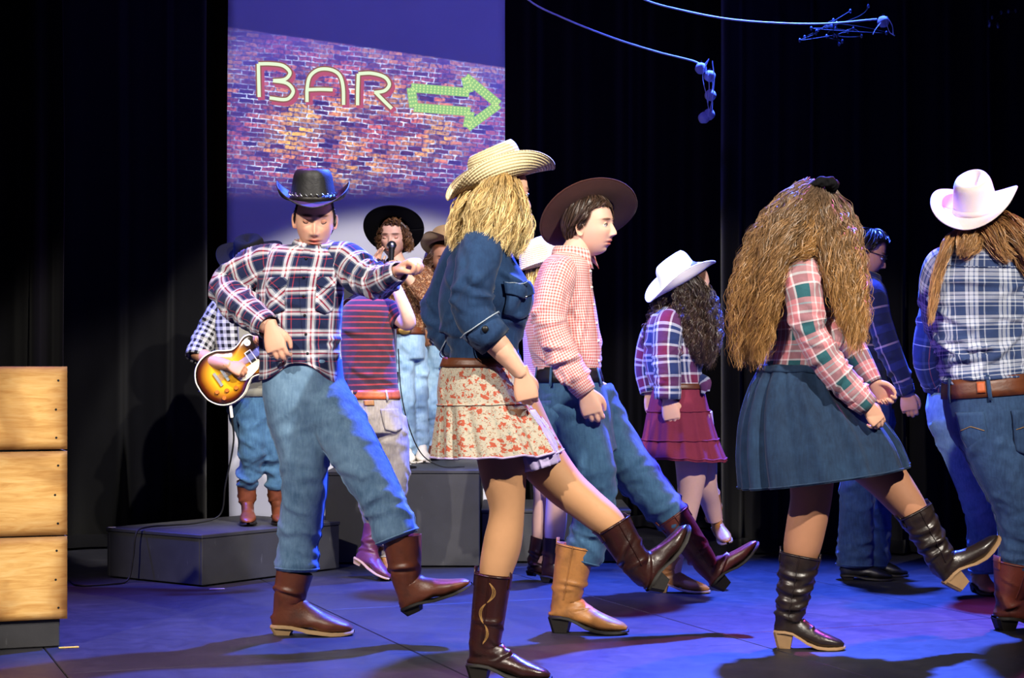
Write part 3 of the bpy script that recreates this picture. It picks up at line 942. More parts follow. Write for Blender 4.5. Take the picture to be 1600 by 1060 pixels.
            pm.loft(tube(Lf.at(A, np.full(40, .012), .001), .0026, 6))
            s.part('piping', pm, mat, b)
        return b, Lf
    # ---- hats
    def hat(s, c, up, f, mat, band=None, rx=.080, ry=.099, h=.115, front=.075, side=.085, curl=1.2, droop=.18, taper=.80, dent=.03, pinch=.25,
            asym=(1, 1), lab=None, bandh=.022, domed=False, name='cowboy_hat', back=None):
        B = basis(f, up); B = B[:, [0, 1, 2]]; c = s.w(c)
        n = 96; A = np.linspace(-PI / 2, 1.5 * PI, n + 1); sa, ca = np.sin(A), np.cos(A)        # angle 0 = front
        q = np.abs(sa) ** 1.7; side_amt = np.where(sa > 0, asym[0], asym[1])
        bk = droop if back is None else back
        th = curl * q * side_amt - np.where(ca > 0, droop, bk) * np.abs(ca) ** 2.0
        w = front * ca ** 2 + side * sa ** 2
        ns = 14; rows = []
        rho = np.zeros(n + 1); z = np.zeros(n + 1); br = [(rho.copy(), z.copy())]
        for i in range(ns):
            fz = (i + .5) / ns; a = th * min(1.0, fz * 1.5) - .05
            rho = rho + w / ns * np.cos(a); z = z + w / ns * np.sin(a); br.append((rho.copy(), z.copy()))
        nx, ny = sa, ca
        def ring(sc, dz, dr=0.0, py=0.0): 
            return np.stack([(rx * sc + dr) * nx, (ry * sc + dr) * ny + py, dz + 0 * nx], -1)
        for r_, z_ in br[::-1]: rows.append(np.stack([(rx + r_) * nx, (ry + r_) * ny, z_], -1))
        for fz in np.linspace(.06, 1, 14):
            sc = 1 - (1 - taper) * fz - (.10 if not domed else .25) * np.clip((fz - .75) / .25, 0, 1) ** 2.2
            g = ring(sc, h * fz)
            pz = np.clip((fz - .35) / .65, 0, 1)
            yy = np.clip(g[:, 1] / ry, 0, 1)
            g[:, 0] *= 1 - pinch * pz * yy ** 1.2
            g[:, 2] += .012 * pz * g[:, 1] / ry - (0 if domed else .006) * pz
            rows.append(g)
        top = rows[-1]
        for k in (.9, .75, .6, .45, .3, .15, .02):
            g = top * np.array([k, k, 1]); g[:, 2] = top[:, 2] * k ** .05 + .006 * (1 - k)
            if domed: g[:, 2] += .018 * (1 - k * k)
            g[:, 2] -= dent * np.exp(-(g[:, 0] / .026) ** 2) * (1 - k ** 4) * (1.0 if not domed else .6)
            rows.append(g)
        G = np.stack(rows)
        v = np.concatenate([[0], np.cumsum(np.linalg.norm(np.diff(G, axis=0), axis=-1).mean(1))])
        uv = np.stack([np.broadcast_to(A[None] * .1, G.shape[:2]), np.broadcast_to(v[:, None], G.shape[:2])], -1)
        tr = lambda X: c + X @ B.T
        s.hat_tr = tr
        o = s.part(name, MB().grid(tr(G), uv), mat, solid=.004, solid_off=0, label=lab)
        e = MB().loft(tube(tr(G[0]), .0030, 6, len(G[0])), (False, False)); s.part('brim_edge', e, mat, o)
        if band:
            bm = np.stack([ring(1 - (1 - taper) * fz, h * fz, .0035) for fz in (.01, .01 + bandh / h)])
            s.part('hat_band', MB().grid(tr(bm)), band, o, solid=.003, solid_off=1)
        return o
    # ---- clothes details
    def collar(s, c, up, f, rx, ry, mat, parent, gap=22, stand=.022, leaf=.040, point=.030, name='collar', tilt=.0):
        """folded shirt collar around the neck, open at the front (angle 0)"""
        B = basis(f, up); c = s.w(c)
        A = np.radians(np.linspace(gap, 360 - gap, 60)); fr = np.clip((np.cos(A) + .1) / 1.1, 0, 1) ** 2
        def row(dr, z): return np.stack([(rx + dr) * np.sin(A), (ry + dr) * np.cos(A), z + 0 * A], -1)
        zf = stand * (1 - .55 * fr)
        R = [row(0, -.012), row(0, zf * .6), row(.001, zf), row(.006, zf + .003), row(.012, zf - .004), row(.018, zf - leaf * .5 - point * fr * .4), row(.022 + .01 * fr, zf - leaf - point * fr)]
        G = np.stack(R)
        P = c + G @ B.T
        uv = np.stack([np.broadcast_to(A[None] * rx, P.shape[:2]), np.broadcast_to(np.array([0, .02, .03, .04, .05, .065, .08])[:, None], P.shape[:2])], -1)
        return s.part(name, MB().grid(P, uv), mat, parent, solid=.0025, solid_off=0)

def ring_band(L, t0, t1, off, n=60, a0=0, a1=360):
    A = np.radians(np.linspace(a0, a1, n))
    T = np.linspace(t0, t1, 4)
    G = np.stack([L.at(A, np.full(n, t), off) for t in T])
    uv = np.stack([np.broadcast_to(((A[None] - PI / 2) % (2 * PI) - PI) * L.R.mean(), G.shape[:2]), np.broadcast_to((T * L.len)[:, None], G.shape[:2])], -1)
    return MB().grid(G, uv)

def surf_tube(L, a, t, r, off=.001):
    return tube(L.at(np.radians(np.asarray(a, float)), np.asarray(t, float), off), r, 6, len(np.atleast_1d(t)))
# ------------------------------------------------------------------ setting
def m_floor():
    k = NT('stage_floor_paint', .42, .4)
    n1 = k.noise(1.3, 4); n2 = k.noise(9, 5, dist=1.0); sc = k.noise(30, 4, vec=k.map(k.co(), (1, 6, 1), (0, 0, .5)))
    f = k.math('ADD', k.math('MULTIPLY', n1, .5), k.math('ADD', k.math('MULTIPLY', n2, .3), k.math('MULTIPLY', sc, .2)))
    k.base(k.ramp(f, [(.32, lin('#1c1c22')), (.5, lin('#25252b')), (.68, lin('#333238'))]))
    rr = k.n('MapRange'); k.l(n2, rr.inputs[0]); rr.inputs[3].default_value = .36; rr.inputs[4].default_value = .6
    k.l(rr.outputs[0], k.b.inputs['Roughness'])
    k.bump(k.math('ADD', sc, k.noise(120, 2)), .12, .002)
    return k.m
M['floor'] = m_floor()
M['floor_gap'] = m_plain('floor_gap', '#121214', .8, .2, .1, 20, 0)
fl = MB().box((0, 8, -.06), (7, 0, 0), (0, 7, 0), (0, 0, .045)).build('floor', M['floor_gap'], None, (0, 0, 0), False)
tag(fl, 'dark painted stage floor under blue and violet light', None, kind='structure')
fe1, fe2 = nrm((.36, -.93, 0)), nrm((.93, .36, 0))
pm = MB().box((0, 0, -.0095), fe1 * 1.218, fe2 * .608, (0, 0, .0095), .0025).mesh('floor_panel', None, True, False)
pm.materials.append(M['floor'])
for i in range(-3, 4):
    for j in range(-6, 7):
        c = np.array([-.34, 6.36, 0]) + fe1 * (2.44 * i + (1.22 if j % 2 else 0)) + fe2 * (1.22 * j + .61)
        if not (2.6 < c[1] < 12.4 and abs(c[0]) < 5.6): continue
        o = bpy.data.objects.new('floor_panel', pm); COL.objects.link(o); o.parent = fl; o.location = c

M['wall_black'] = m_plain('black_wall_paint', '#0a0a0c', .9, .1, .15, 10, .1)
for nm, c, a, b in (('wall_back', (0, 14.6, 3.2), (6.2, 0, 0), (0, .05, 0)), ('wall_left', (-6.2, 8, 3.2), (.05, 0, 0), (0, 6.6, 0)), ('wall_right', (6.2, 8, 3.2), (.05, 0, 0), (0, 6.6, 0))):
    tag(MB().box(c, a, b, (0, 0, 3.25)).build(nm, M['wall_black'], None, (0, 0, 0), False), 'black painted stage house wall', None, kind='structure')

def m_curtain():
    k = NT('black_velour', .95, .1)
    k.base(k.mix(k.noise(8, 3), lin('#060607'), lin('#0c0c0e')))
    k.b.inputs['Sheen Weight'].default_value = .08
    k.bump(k.noise(90, 3), .2, .003)
    return k.m
M['curtain'] = m_curtain()
def curtain(x0, x1, Y, z1, label, seed, amp=.06, per=.26, z0=.015, slope=0.0):
    n = int((x1 - x0) / .02); m = 10
    x = np.linspace(x0, x1, n)[None, :]; z = np.linspace(z0, z1, m)[:, None]
    g = np.random.default_rng(seed)
    ph = 2 * PI * x / per + 1.4 * np.sin(x * 2.3 + seed) + .9 * np.sin(x * 5.1 + 2 * seed)
    y = amp * (np.sin(ph) + .35 * np.sin(2.1 * ph + 1)) * (1 - .25 * z / z1) + .02 * np.sin(3 * z + x * 2)
    P = np.stack([x + .02 * np.sin(ph * .5) + 0 * z, Y + y + slope * (x - x0), z + 0 * x], -1)
    e = thing('curtain', label, 'curtain', ((x0 + x1) / 2, Y, 0), 'black stage drapes')
    MB().grid(P, np.stack([np.broadcast_to(x, P.shape[:2]), np.broadcast_to(z, P.shape[:2])], -1)).build('drape', M['curtain'], e, solid=.006)
    hem = P[:4].copy(); hem[:, :, 1] -= .006
    MB().grid(np.stack([P[0] + [0, -.008, 0], P[0] + [0, -.008, .07], P[0] + [0, .008, .07], P[0] + [0, .008, 0], P[0] + [0, -.008, 0]])).build('hem', M['curtain'], e)
    return e
curtain(-5.2, 5.6, 11.3, 6.0, 'wide black back curtain hanging behind the projection screen', 1)
curtain(-4.6, -2.06, 8.3, 6.0, 'black side curtain hanging behind the wooden counter, left edge', 2, .05, .2)
curtain(-4.4, -1.72, 10.0, 6.0, 'black side curtain between the screen and the wooden counter', 4, .05, .3)
curtain(1.12, 4.9, 9.75, 6.0, 'black side curtain behind the man in glasses, right side', 3, .05, .24)

# ---- projection screen
SY = 10.45
def sx(px): return (px - 800) * SY / F
def szz(py): return CH - (py - HZ) * SY / F
def m_screen():
    k = NT('projection_cloth', .85, .15)
    k.base(k.mix(k.noise(2, 3), lin('#c4c4cc'), lin('#d6d6dc')))
    xyz = k.n('SeparateXYZ'); k.l(k.co('UV'), xyz.inputs[0]); X, Z = xyz.outputs[0], xyz.outputs[1]     # metres on the cloth
    cv = k.n('CombineXYZ'); k.l(X, cv.inputs[0]); k.l(Z, cv.inputs[1])
    wob = k.n('TexNoise'); wob.inputs['Scale'].default_value = 14; wob.inputs['Detail'].default_value = 2; k.l(cv.outputs[0], wob.inputs['Vector'])
    va = k.n('VectorMath', operation='MULTIPLY_ADD'); k.l(wob.outputs['Color'], va.inputs[0]); va.inputs[1].default_value = (.03, .016, 0); k.l(cv.outputs[0], va.inputs[2])
    rot = k.map(va.outputs[0], (1, 1, 1), (0, 0, math.radians(5.2)))
    def brick(c1, c2, mo, bias, sq=1.0):
        b = k.n('TexBrick'); k.l(rot, b.inputs['Vector'])
        b.inputs['Scale'].default_value = 1.0; b.inputs['Brick Width'].default_value = .080; b.inputs['Row Height'].default_value = .0275
        b.inputs['Mortar Size'].default_value = .0040; b.inputs['Mortar Smooth'].default_value = .5; b.inputs['Bias'].default_value = bias
        b.inputs['Color1'].default_value = c1; b.inputs['Color2'].default_value = c2; k.l(mo, b.inputs['Mortar'])
        b.offset_frequency = 2
        return b
    mort = k.ramp(k.noise(9, 3, vec=cv.outputs[0]), [(.42, lin('#3c3c62')), (.62, lin('#c8d8ea'))])
    b1 = brick(lin('#2a0e10'), lin('#c4602c'), mort, -.05)
    b2 = brick(lin('#5a2a14'), lin('#f0b428'), mort, -.05)
    patchy = k.ramp(k.noise(3.4, 3, vec=cv.outputs[0]), [(.42, (0, 0, 0, 1)), (.66, (1, 1, 1, 1))])
    img = k.mix(patchy, b1.outputs[0], b2.outputs[0])
    fine = k.noise(55, 4, vec=rot)
    img = k.mix(1.0, img, k.ramp(fine, [(.34, (.16, .16, .2, 1)), (.62, (1.25, 1.25, 1.25, 1))]), 'MULTIPLY')
    dull = k.mix(.75, img, lin('#3a3478'))
    def sstep(v, a, b):
        r = k.n('MapRange', interpolation_type='SMOOTHSTEP'); k.l(v, r.inputs[0]); r.inputs[1].default_value = a; r.inputs[2].default_value = b
        return r.outputs[0]
    # sharp sloping top edge, soft lower edge, round right-hand falloff of the projector beam
    slope = (szz(105) - szz(42)) / (sx(787) - sx(360))
    top = k.math('ADD', k.math('MULTIPLY', k.math('SUBTRACT', X, sx(360)), slope), szz(42))
    mt = sstep(k.math('SUBTRACT', top, Z), -.004, .012)
    mb_ = sstep(Z, szz(318), szz(262))
    cx = k.math('MULTIPLY', k.math('SUBTRACT', X, sx(560)), 1 / (sx(812) - sx(560)))
    cz = k.math('MULTIPLY', k.math('SUBTRACT', Z, szz(200)), 1 / (szz(60) - szz(200)))
    rad = k.math('POWER', k.math('ADD', k.math('POWER', k.math('ABSOLUTE', cx), 2.6), k.math('POWER', k.math('ABSOLUTE', cz), 2.6)), .385)
    mr = sstep(rad, 1.45, .95)
    ctr = sstep(rad, 1.15, .35)
    mask = k.math('MULTIPLY', mt, k.math('MULTIPLY', mb_, mr))
    k.l(k.mix(ctr, dull, img), k.b.inputs['Emission Color'])
    k.l(k.math('MULTIPLY', mask, 1.7), k.b.inputs['Emission Strength'])
    return k.m
M['screen'] = m_screen()
scr = thing('projection_screen', 'tall white projection screen showing a brick wall with a neon BAR sign and arrow', 'projection screen', (sx(574), SY, 0))
x0, x1 = sx(358), sx(789); n = 30
X, Z = np.meshgrid(np.linspace(x0, x1, n), np.linspace(.06, 4.6, 40))
bow = .0012 * np.sin(X * 5) + .001 * np.sin(Z * 2.2)
X2 = X - .012 * np.sin((Z - .2) * .9) * (X < x0 + .1)
MB().grid(np.stack([X2, SY + bow, Z], -1), np.stack([X, Z], -1)).build('screen_cloth', M['screen'], scr, solid=.003, solid_off=0)
MB().loft(tube([(x0 - .02, SY, .06), (x1 + .02, SY, .06)], .018, 10)).build('bottom_bar', M['black_plastic'], scr)
def ribbon(P, w, off, closed=False):
    P = np.array([[sx(a), 0, szz(b)] for a, b in P])
    K = np.concatenate([[0], np.cumsum(np.linalg.norm(np.diff(P, axis=0), axis=1))])
    Q = crom(P, K, 40) if len(P) > 2 else crom(P, K, 12)
    T = np.gradient(Q, axis=0); T /= np.linalg.norm(T, axis=1, keepdims=True)
    Nn = np.stack([-T[:, 2], 0 * T[:, 0], T[:, 0]], 1) * w * SY / F / 2
    Q[:, 1] = SY - off
    return np.stack([Q - Nn, Q + Nn])
zx = lambda L: [(350 + a / 3.118, b / 3.118) for a, b in L]
LET = {'B': [[(172, 474), (170, 400), (168, 312)], [(168, 312), (230, 312), (290, 322), (322, 355), (300, 386), (240, 394)], [(240, 394), (310, 408), (338, 446), (308, 484), (222, 478)]],
       'A': [[(405, 498), (406, 430), (420, 372), (462, 340), (520, 340), (562, 365), (580, 420), (583, 512)], [(412, 438), (470, 436), (530, 438)]],
       'R': [[(651, 514), (652, 440), (655, 360)], [(655, 360), (720, 358), (785, 378), (806, 412), (784, 442), (732, 452)], [(738, 450), (775, 488), (818, 530)]]}
M['neon_white'] = m_emit_tint('neon_tube_light', '#e2f4d0', 1.1)
M['neon_pink'] = m_emit_tint('neon_tube_pink', '#cc6288', .85)
M['neon_rim'] = m_emit_tint('neon_tube_rim', '#b77a72', .62)
M['arrow_green'] = m_emit_tint('arrow_light_green', '#9ed490', .95)
M['arrow_dot'] = m_emit_tint('arrow_bulb', '#d6f0a0', 1.0)
for ch, st in LET.items():
    a = MB(); b = MB(); c = MB()
    for q in st:
        q = zx(q)
        c.grid(ribbon([(x + 3.5, y + 4.5) for x, y in q], 11, .004)); a.grid(ribbon(q, 5.2, .006)); b.grid(ribbon(q, 9.5, .005))
    o = b.build('projected_letter', M['neon_rim'], scr, label='letter %s of the projected neon sign' % ch)
    a.build('tube_light', M['neon_white'], o); c.build('tube_shade', M['neon_pink'], o)
am = MB(); dm = MB()
arw = zx([(912, 428), (1195, 452), (1176, 376), (1338, 510), (1185, 622), (1200, 545), (925, 524), (912, 428)])
for p, q in zip(arw[:-1], arw[1:]):
    am.grid(ribbon([p, q], 14, .004))
    L = math.hypot(q[0] - p[0], q[1] - p[1]); k = max(2, int(L / 5.5))
    for i in range(k):
        for o_ in (-4.2, 0, 4.2):
            f = (i + .5) / k; x = p[0] + (q[0] - p[0]) * f - (q[1] - p[1]) / L * o_; y = p[1] + (q[1] - p[1]) * f + (q[0] - p[0]) / L * o_
            c = np.array([sx(x), SY - .0055, szz(y)]); t = np.linspace(0, 2 * PI, 9)
            dm.cap(c + np.stack([np.cos(t), 0 * t, np.sin(t)], 1) * .0055)
o = am.build('projected_arrow', M['arrow_green'], scr, label='green arrow of lamps pointing right'); dm.build('arrow_lamps', M['arrow_dot'], o)

# ---- black stage blocks
def m_block():
    k = NT('black_block_paint', .6, .35)
    n = k.noise(6, 5, dist=.8); s_ = k.noise(45, 4, vec=k.map(k.co(), (1, 1, .3)))
    k.base(k.mix(k.ramp(s_, [(.68, (0, 0, 0, 1)), (.80, (.35, .35, .35, 1))]), k.mix(n, lin('#232326'), lin('#38383c')), lin('#6d6c70')))
    k.bump(k.noise(180, 3), .15, .002)
    return k.m
M['block'] = m_block()
def block(label, c0, ux, uy, h, name='stage_block'):
    """box with corner c0 on the floor and edge vectors ux, uy; panels with their own edges"""
    c0, ux, uy = [np.asarray(v, float) for v in (c0, ux, uy)]
    e = thing(name, label, 'stage block', c0 + (ux + uy) / 2, 'black stage blocks')
    nu, nv = nrm(ux), nrm(uy); lu, lv = np.linalg.norm(ux), np.linalg.norm(uy); t = .009; z = np.array([0, 0, 1.0])
    cc = c0 + (ux + uy) / 2
    MB().box(cc + z * (h - t), nu * (lu / 2 + .004), nv * (lv / 2 + .004), z * t, .003).build('top_panel', M['block'], e, smooth=False)
    hz = (h - 2 * t) / 2
    for sgn in (-1, 1):
        MB().box(cc + z * (hz + .003) + nv * sgn * (lv / 2 - t), nu * lu / 2, nv * t, z * (hz - .004), .003).build('side_panel', M['block'], e, smooth=False)
        MB().box(cc + z * (hz + .003) + nu * sgn * (lu / 2 - t), nu * t, nv * (lv / 2 - 2 * t), z * (hz - .004), .003).build('end_panel', M['block'], e, smooth=False)
    return e
def bl(px0, px1, ybot, ytop, depth, label):
    s_ = ybot - HZ; Y = F / s_; h = 1 - (ytop - HZ) / s_
    a = W(px0, ybot, Y); b = W(px1, ybot, Y)
    return block(label, a, b - a, (0, depth, 0), h), h
block('low black platform under the guitarist with a cord running over its edge', (-1.432, 8.284, 0), (.72 * .78, .96 * .78, 0), (-.53, .397, 0), .242)
_, HB = bl(633, 749, 887, 735, 1.2, 'tall dark grey block on which the singer stands')
bl(508, 626, 882, 738, .8, 'tall dark block behind the legs of the striped shirt dancer')
bl(753, 985, 880, 797, .75, 'low dark block behind the dancer in the brown hat')

# ---- wooden counter at the left edge
def counter():
    Y = F / (1012 - HZ); k = Y / F
    xr = W(105, 0, Y)[0]; xl = xr - 1.5
    e = thing('bar_counter', 'wooden bar counter of scorched pine boards at the left edge', 'counter', ((xl + xr) / 2, Y + .25, 0))
    zt = 1 - (573 - HZ) * k
    base_h = 1 - (968 - HZ) * k
    bw = MB().box(((xl + xr) / 2 - .01, Y + .26, base_h / 2 + .002), ((xr - xl) / 2 - .014, 0, 0), (0, .245, 0), (0, 0, base_h / 2), .004)
    bw.build('plinth', M['block'], e, smooth=False)
    rows = [(573, 702), (705, 836), (838, 967)]
    for i, (a, b) in enumerate(rows):
        z1, z0 = 1 - (a - HZ) * k, 1 - (b - HZ) * k
        m = MB(); n1, n2 = 60, 24
        x = np.linspace(xl, xr, n1); z = np.linspace(z0, z1, n2)
        ex = lambda: None
        X, Z = np.meshgrid(x, z)
        edge = np.minimum(np.minimum(xr - X, X - xl), np.minimum(Z - z0, z1 - Z))
        wob = .5 + .5 * snoise(np.stack([X, Z, 0 * X + i], -1), 24, 5 + i)
        burn = 1 - .72 * np.exp(-np.clip(edge, 0, 1) / (.010 + .030 * np.clip(wob, 0, 1)))
        yb = Y - .012 + .010 * np.exp(-np.clip(edge, 0, 1) / .004)
        tint = np.stack([burn, burn ** 1.25, burn ** 1.5], -1)
        P = np.stack([X, yb, Z], -1)
        m.grid(P, None, tint)
        back = P.copy(); back[..., 1] = Y + .010
        for sl in ((0, slice(None)), (-1, slice(None)), (slice(None), 0), (slice(None), -1)):
            m.grid(np.stack([P[sl], back[sl]]), None, np.stack([tint[sl] * .6] * 2))
        p = m.build('board', M['wood'], e)
        # board on the short side
        m = MB(); xo = xr - .002
        yy = np.linspace(Y + .011, Y + .50, 10); YY, ZZ = np.meshgrid(yy, z)
        m.grid(np.stack([0 * YY + xo, YY, ZZ], -1), None, np.full(YY.shape + (3,), .55)); m.grid(np.stack([0 * YY + xo - .018, YY, ZZ], -1), None, np.full(YY.shape + (3,), .55))
        for sl in ((0, slice(None)), (-1, slice(None)), (slice(None), -1)):
            Q = np.stack([0 * YY + xo, YY, ZZ], -1)[sl]; m.grid(np.stack([Q, Q - [.018, 0, 0]]), None, np.full((2, Q.shape[0], 3), .4))
        m.build('end_board', M['wood'], e)
        for f in (.17, .52, .86):
            zz = z1 + (z0 - z1) * f; c = np.array([xr - .038 + .006 * math.sin(7 * f + i), Y - .0125, zz])
            t = np.linspace(0, 2 * PI, 13)
            s2 = MB(); R = np.stack([np.cos(t), 0 * t, np.sin(t)], 1) * .0042
            s2.cap(c + R + [0, .0, 0]); s2.grid(np.stack([c + R, c + R * 1.1 + [0, .002, 0]])); s2.build('screw', M['rubber'], p)
    for f in (.05, .95):
        MB().box(((xl + (xr - xl) * f), Y + .036, (zt + base_h) / 2), (.02, 0, 0), (0, .022, 0), (0, 0, (zt - base_h) / 2 - .004), .002).build('post', M['wood'], e, smooth=False)
    MB().box(((xl + xr) / 2, Y + .27, zt - .012), ((xr - xl) / 2 - .024, 0, 0), (0, .225, 0), (0, 0, .011), .003).build('counter_top', M['block'], e, smooth=False)
    # turned so that its front looks towards the middle of the stage
    a = math.radians(20); o = np.array(e['org']); pv = np.array([xr, Y, 0]); d = o - pv
    e.location = (pv[0] + d[0] * math.cos(a) - d[1] * math.sin(a), pv[1] + d[0] * math.sin(a) + d[1] * math.cos(a), 0)
    e.rotation_euler = (0, 0, a)
counter()
# ------------------------------------------------------------------ dancer in black leather hat and navy plaid shirt
def trousers(P, top, legs, mat, voxel=.0085, seed=5, seams=True, name='jeans', amp=.0042, knee=.5):
    """hip outline rows and two leg paths (points, radii) grown into one pair of trousers"""
    m = MB(); Ls = []
    H = P.sil(top, 24, 48, 2.2, .80); H.folds(8, .3, 1, .004, .012, .06, 20, 30, seed)
    m.loft(H)
    for i, (pts, r) in enumerate(legs):
        L = P.lim(pts, r, 90, 44, 1.0, .70)
        L.folds(16, .03, .26, amp * .9, .014, .075, 28, 24, seed + i)
        L.folds(18, knee - .10, knee + .16, amp, .012, .06, 18, 22, seed + 10 + i)
        L.folds(22, .74, .99, amp * 1.15, .012, .075, 8, 18, seed + 20 + i)
        L.folds(10, .2, .8, amp * .6, .018, .12, 65, 25, seed + 30 + i)
        m.loft(L); Ls.append(L)
    V, q, t = remesh(m, voxel, 2, .45)
    mb = MB(); mb.add(V, q, t)
    o = P.part(name, mb, mat)
    if seams:
        for L in Ls:
            sm = MB()
            for a in (178, 2):
                tt = np.linspace(.12, .985, 60); sm.loft(surf_tube(L, np.full(60, a) + 6 * np.sin(tt * 4), tt, .0028, .0005))
            tt = np.full(48, .985); sm.loft(surf_tube(L, np.linspace(0, 360, 48), tt, .0035, .0005))
            P.part('seam', sm, mat, o)
    return o, H, Ls

P = Person('teenage dancer in black leather hat and navy plaid shirt, left foot kicked out', F / 413, 470, 993)
T = P.sil([(466, 384, 516, 386, 22, .03), (440, 383, 530, 390, 30, .02), (418, 392, 543, 402, 38, .01), (408, 425, 541, 425, 46), (402, 460, 537, 455, 48), (402, 500, 534, 500, 46),
           (405, 540, 531, 538, 46), (406, 570, 533, 572, 49), (405, 594, 537, 600, 52)], 90, 96, 2.3, .80)
T.folds(26, .35, .98, .0055, .012, .075, 25, 30, 3); T.folds(14, .1, .45, .004, .014, .08, 50, 25, 4)
t = (T.S / T.len)[:, None]
hem = np.clip((t - .86) / .14, 0, 1)
T.P[..., 2] += hem * (.072 * np.exp(-((T.A[None, :] - 1.5 * PI - .05) / .55) ** 2) + .04 * np.exp(-((T.A[None, :] - .55 * PI) / .5) ** 2))
T.norm()
m = MB().loft(T, (False, False))
# right sleeve (bent, fist at the hip) and left sleeve (reaching forward)
S1 = P.lim([(452, 412, .0), (426, 411, .02), (392, 427, .06), (364, 444, .08), (364, 464, .02), (386, 486, -.08), (420, 512, -.17)], [22, 31, 35, 30, 29, 26, 19], 80, 44, 1.0, .70)
S1.folds(30, .38, .80, .0065, .010, .05, 15, 25, 6); S1.folds(14, .05, .4, .005, .013, .06, 40, 25, 7); S1.folds(10, .8, .97, .004, .008, .05, 5, 15, 8)
m.loft(S1, (False, False))
S2 = P.lim([(518, 408, .0), (540, 412, -.01), (566, 430, -.07), (590, 440, -.15), (606, 434, -.22), (624, 424, -.28)], [30, 34, 31, 25, 21, 14.5], 70, 40, 1.0, .70)
S2.folds(26, .3, .85, .006, .010, .05, 20, 25, 9)
m.loft(S2, (False, False))
sh = P.part('shirt', m, M['plaid_navy'], solid=.002)
for S, t0 in ((S1, .93), (S2, .90)):
    P.part('cuff', ring_band(S, t0, 1.0, .003, 40), M['plaid_navy'], sh, solid=.003, solid_off=1)
P.collar((491, 386, .02), (0.03, .12, 1), (.08, -1, -.1), .068, .074, M['plaid_navy'], sh, 20)
pl = patch(T, 268, 275, .06, .86, .0035, 30, skew=math.radians(12)); P.part('placket', pl, M['plaid_navy'], sh, solid=.002)
for a0, a1 in ((228, 258), (292, 322)):
    pk = patch(T, a0, a1, .29, .50, .004, 12, .12, uvrot=.78); q = P.part('pocket', pk, M['plaid_navy'], sh, solid=.003, solid_off=1)
    P.part('pocket_flap', patch(T, a0 - 1, a1 + 1, .27, .335, .008, 10, .3, uvrot=.78), M['plaid_navy'], q, solid=.002, solid_off=1)
for f in np.linspace(.14, .8, 6):
    P.part('button', MB().grid(ball(T.at(np.radians(272 + 12 * (f - .06) / .8), f, .006), .0055, 7)), M['black_plastic'], sh)
jo, H, LL = trousers(P, [(408, 560, 534, 560, 46), (410, 600, 538, 604, 50), (414, 640, 540, 640, 52), (424, 672, 540, 668, 46), (440, 698, 540, 690, 34)],
    [([(456, 606, 0), (464, 660, -.01), (474, 710, -.03), (476, 760, -.03), (472, 806, .0), (466, 850, .02), (464, 892, .02)], [44, 43, 38, 34, 33, 31, 35]),
     ([(500, 612, 0), (528, 662, -.06), (560, 715, -.12), (586, 760, -.16), (606, 800, -.18), (622, 842, -.19)], [42, 42, 38, 34, 32, 34])], M['jeans_mid'], seed=15)
P.boot(P.g(432, .02), P.g(553, .0), (461, 893, .02), 29, M['boot_brown'], M['sole_tan'], M['sole_tan'], .024, 1.05, tabs=False)
P.boot((640, 962, -.18), (739, 917, -.22), (628, 838, -.18), 30, M['boot_brown'], M['sole_dark'], M['sole_dark'], .026, 1.1, tabs=False)
P.lim([(491, 345, .04), (491, 372, .035), (491, 400, .03)], [22, 23, 30], 14, 20, 1, 1.0)
P.hand((424, 514, -.175), (.28, -.25, -1), (-.25, -1, .1), 'hang', 1, .98)
P.hand((623, 424, -.275), (.75, -.62, .42), (-.25, .1, 1), 'clench', -1, 1.0)
P.head((492, 341, .01), (.10, -1, -.26), (0.05, -.24, 1), .98, True, zs=1.13, eyes='down', hair=(.05, .04, .04))
P.finish(M['skin'])
P.short_hair(M['hair_black'], 500, .0022, 1, .005, .1, 3, low=84, fr=(62, 180))
hat = P.hat((489, 312, .01), (0.02, -.20, 1), (.10, -1, -.18), M['hat_black'], M['belt_black'],   .086, .106, .118, .082, .092, 1.45, .20, .78, .02, .12, lab='black leather cowboy hat with laced band')
sm = MB()
for k in range(26):
    a = k / 26 * 2 * PI
    p0 = np.array([.0915 * .97 * math.sin(a - .04), .1115 * .97 * math.cos(a - .04), .018]); p1 = np.array([.0915 * .97 * math.sin(a + .08), .1115 * .97 * math.cos(a + .08), .030])
    sm.loft(tube([P.hat_tr(p0), P.hat_tr((p0 + p1) / 2 + nrm([p0[0], p0[1], 0]) * .004), P.hat_tr(p1)], .0022, 5, 6))
P.part('hat_lacing', sm, M['metal'], hat)
def belt(P, L, t0, t1, mat, parent=None, buckle=None, off=.006, bmat=None):
    b = P.part('belt', ring_band(L, t0, t1, off, 80), mat, parent, solid=.004, solid_off=1)
    if buckle is not None:
        tm = (t0 + t1) / 2; c = L.at(np.radians(buckle), tm, off + .010)
        n = L.at(np.radians(buckle), tm, 1.0) - L.at(np.radians(buckle), tm, 0.0); x = np.cross(nrm(n), [0, 0, 1.0]); z = np.cross(x, nrm(n))
        a = np.linspace(0, 2 * PI, 28); h = (t1 - t0) * L.len
        R = [c + np.outer(np.cos(a) * h * w, nrm(x)) + np.outer(np.sin(a) * h * .62 * w, nrm(z)) + nrm(n) * o for w, o in ((1.0, -.004), (.98, .003), (.8, .004), (.05, .006))]
        P.part('buckle', MB().grid(np.stack(R)), bmat or M['gold'], b)
    return b
def loops(P, L, t0, t1, angs, mat, parent):
    for a in angs:
        P.part('belt_loop', patch(L, a - 2.2, a + 2.2, t0, t1, .013, 4), mat, parent, solid=.003)

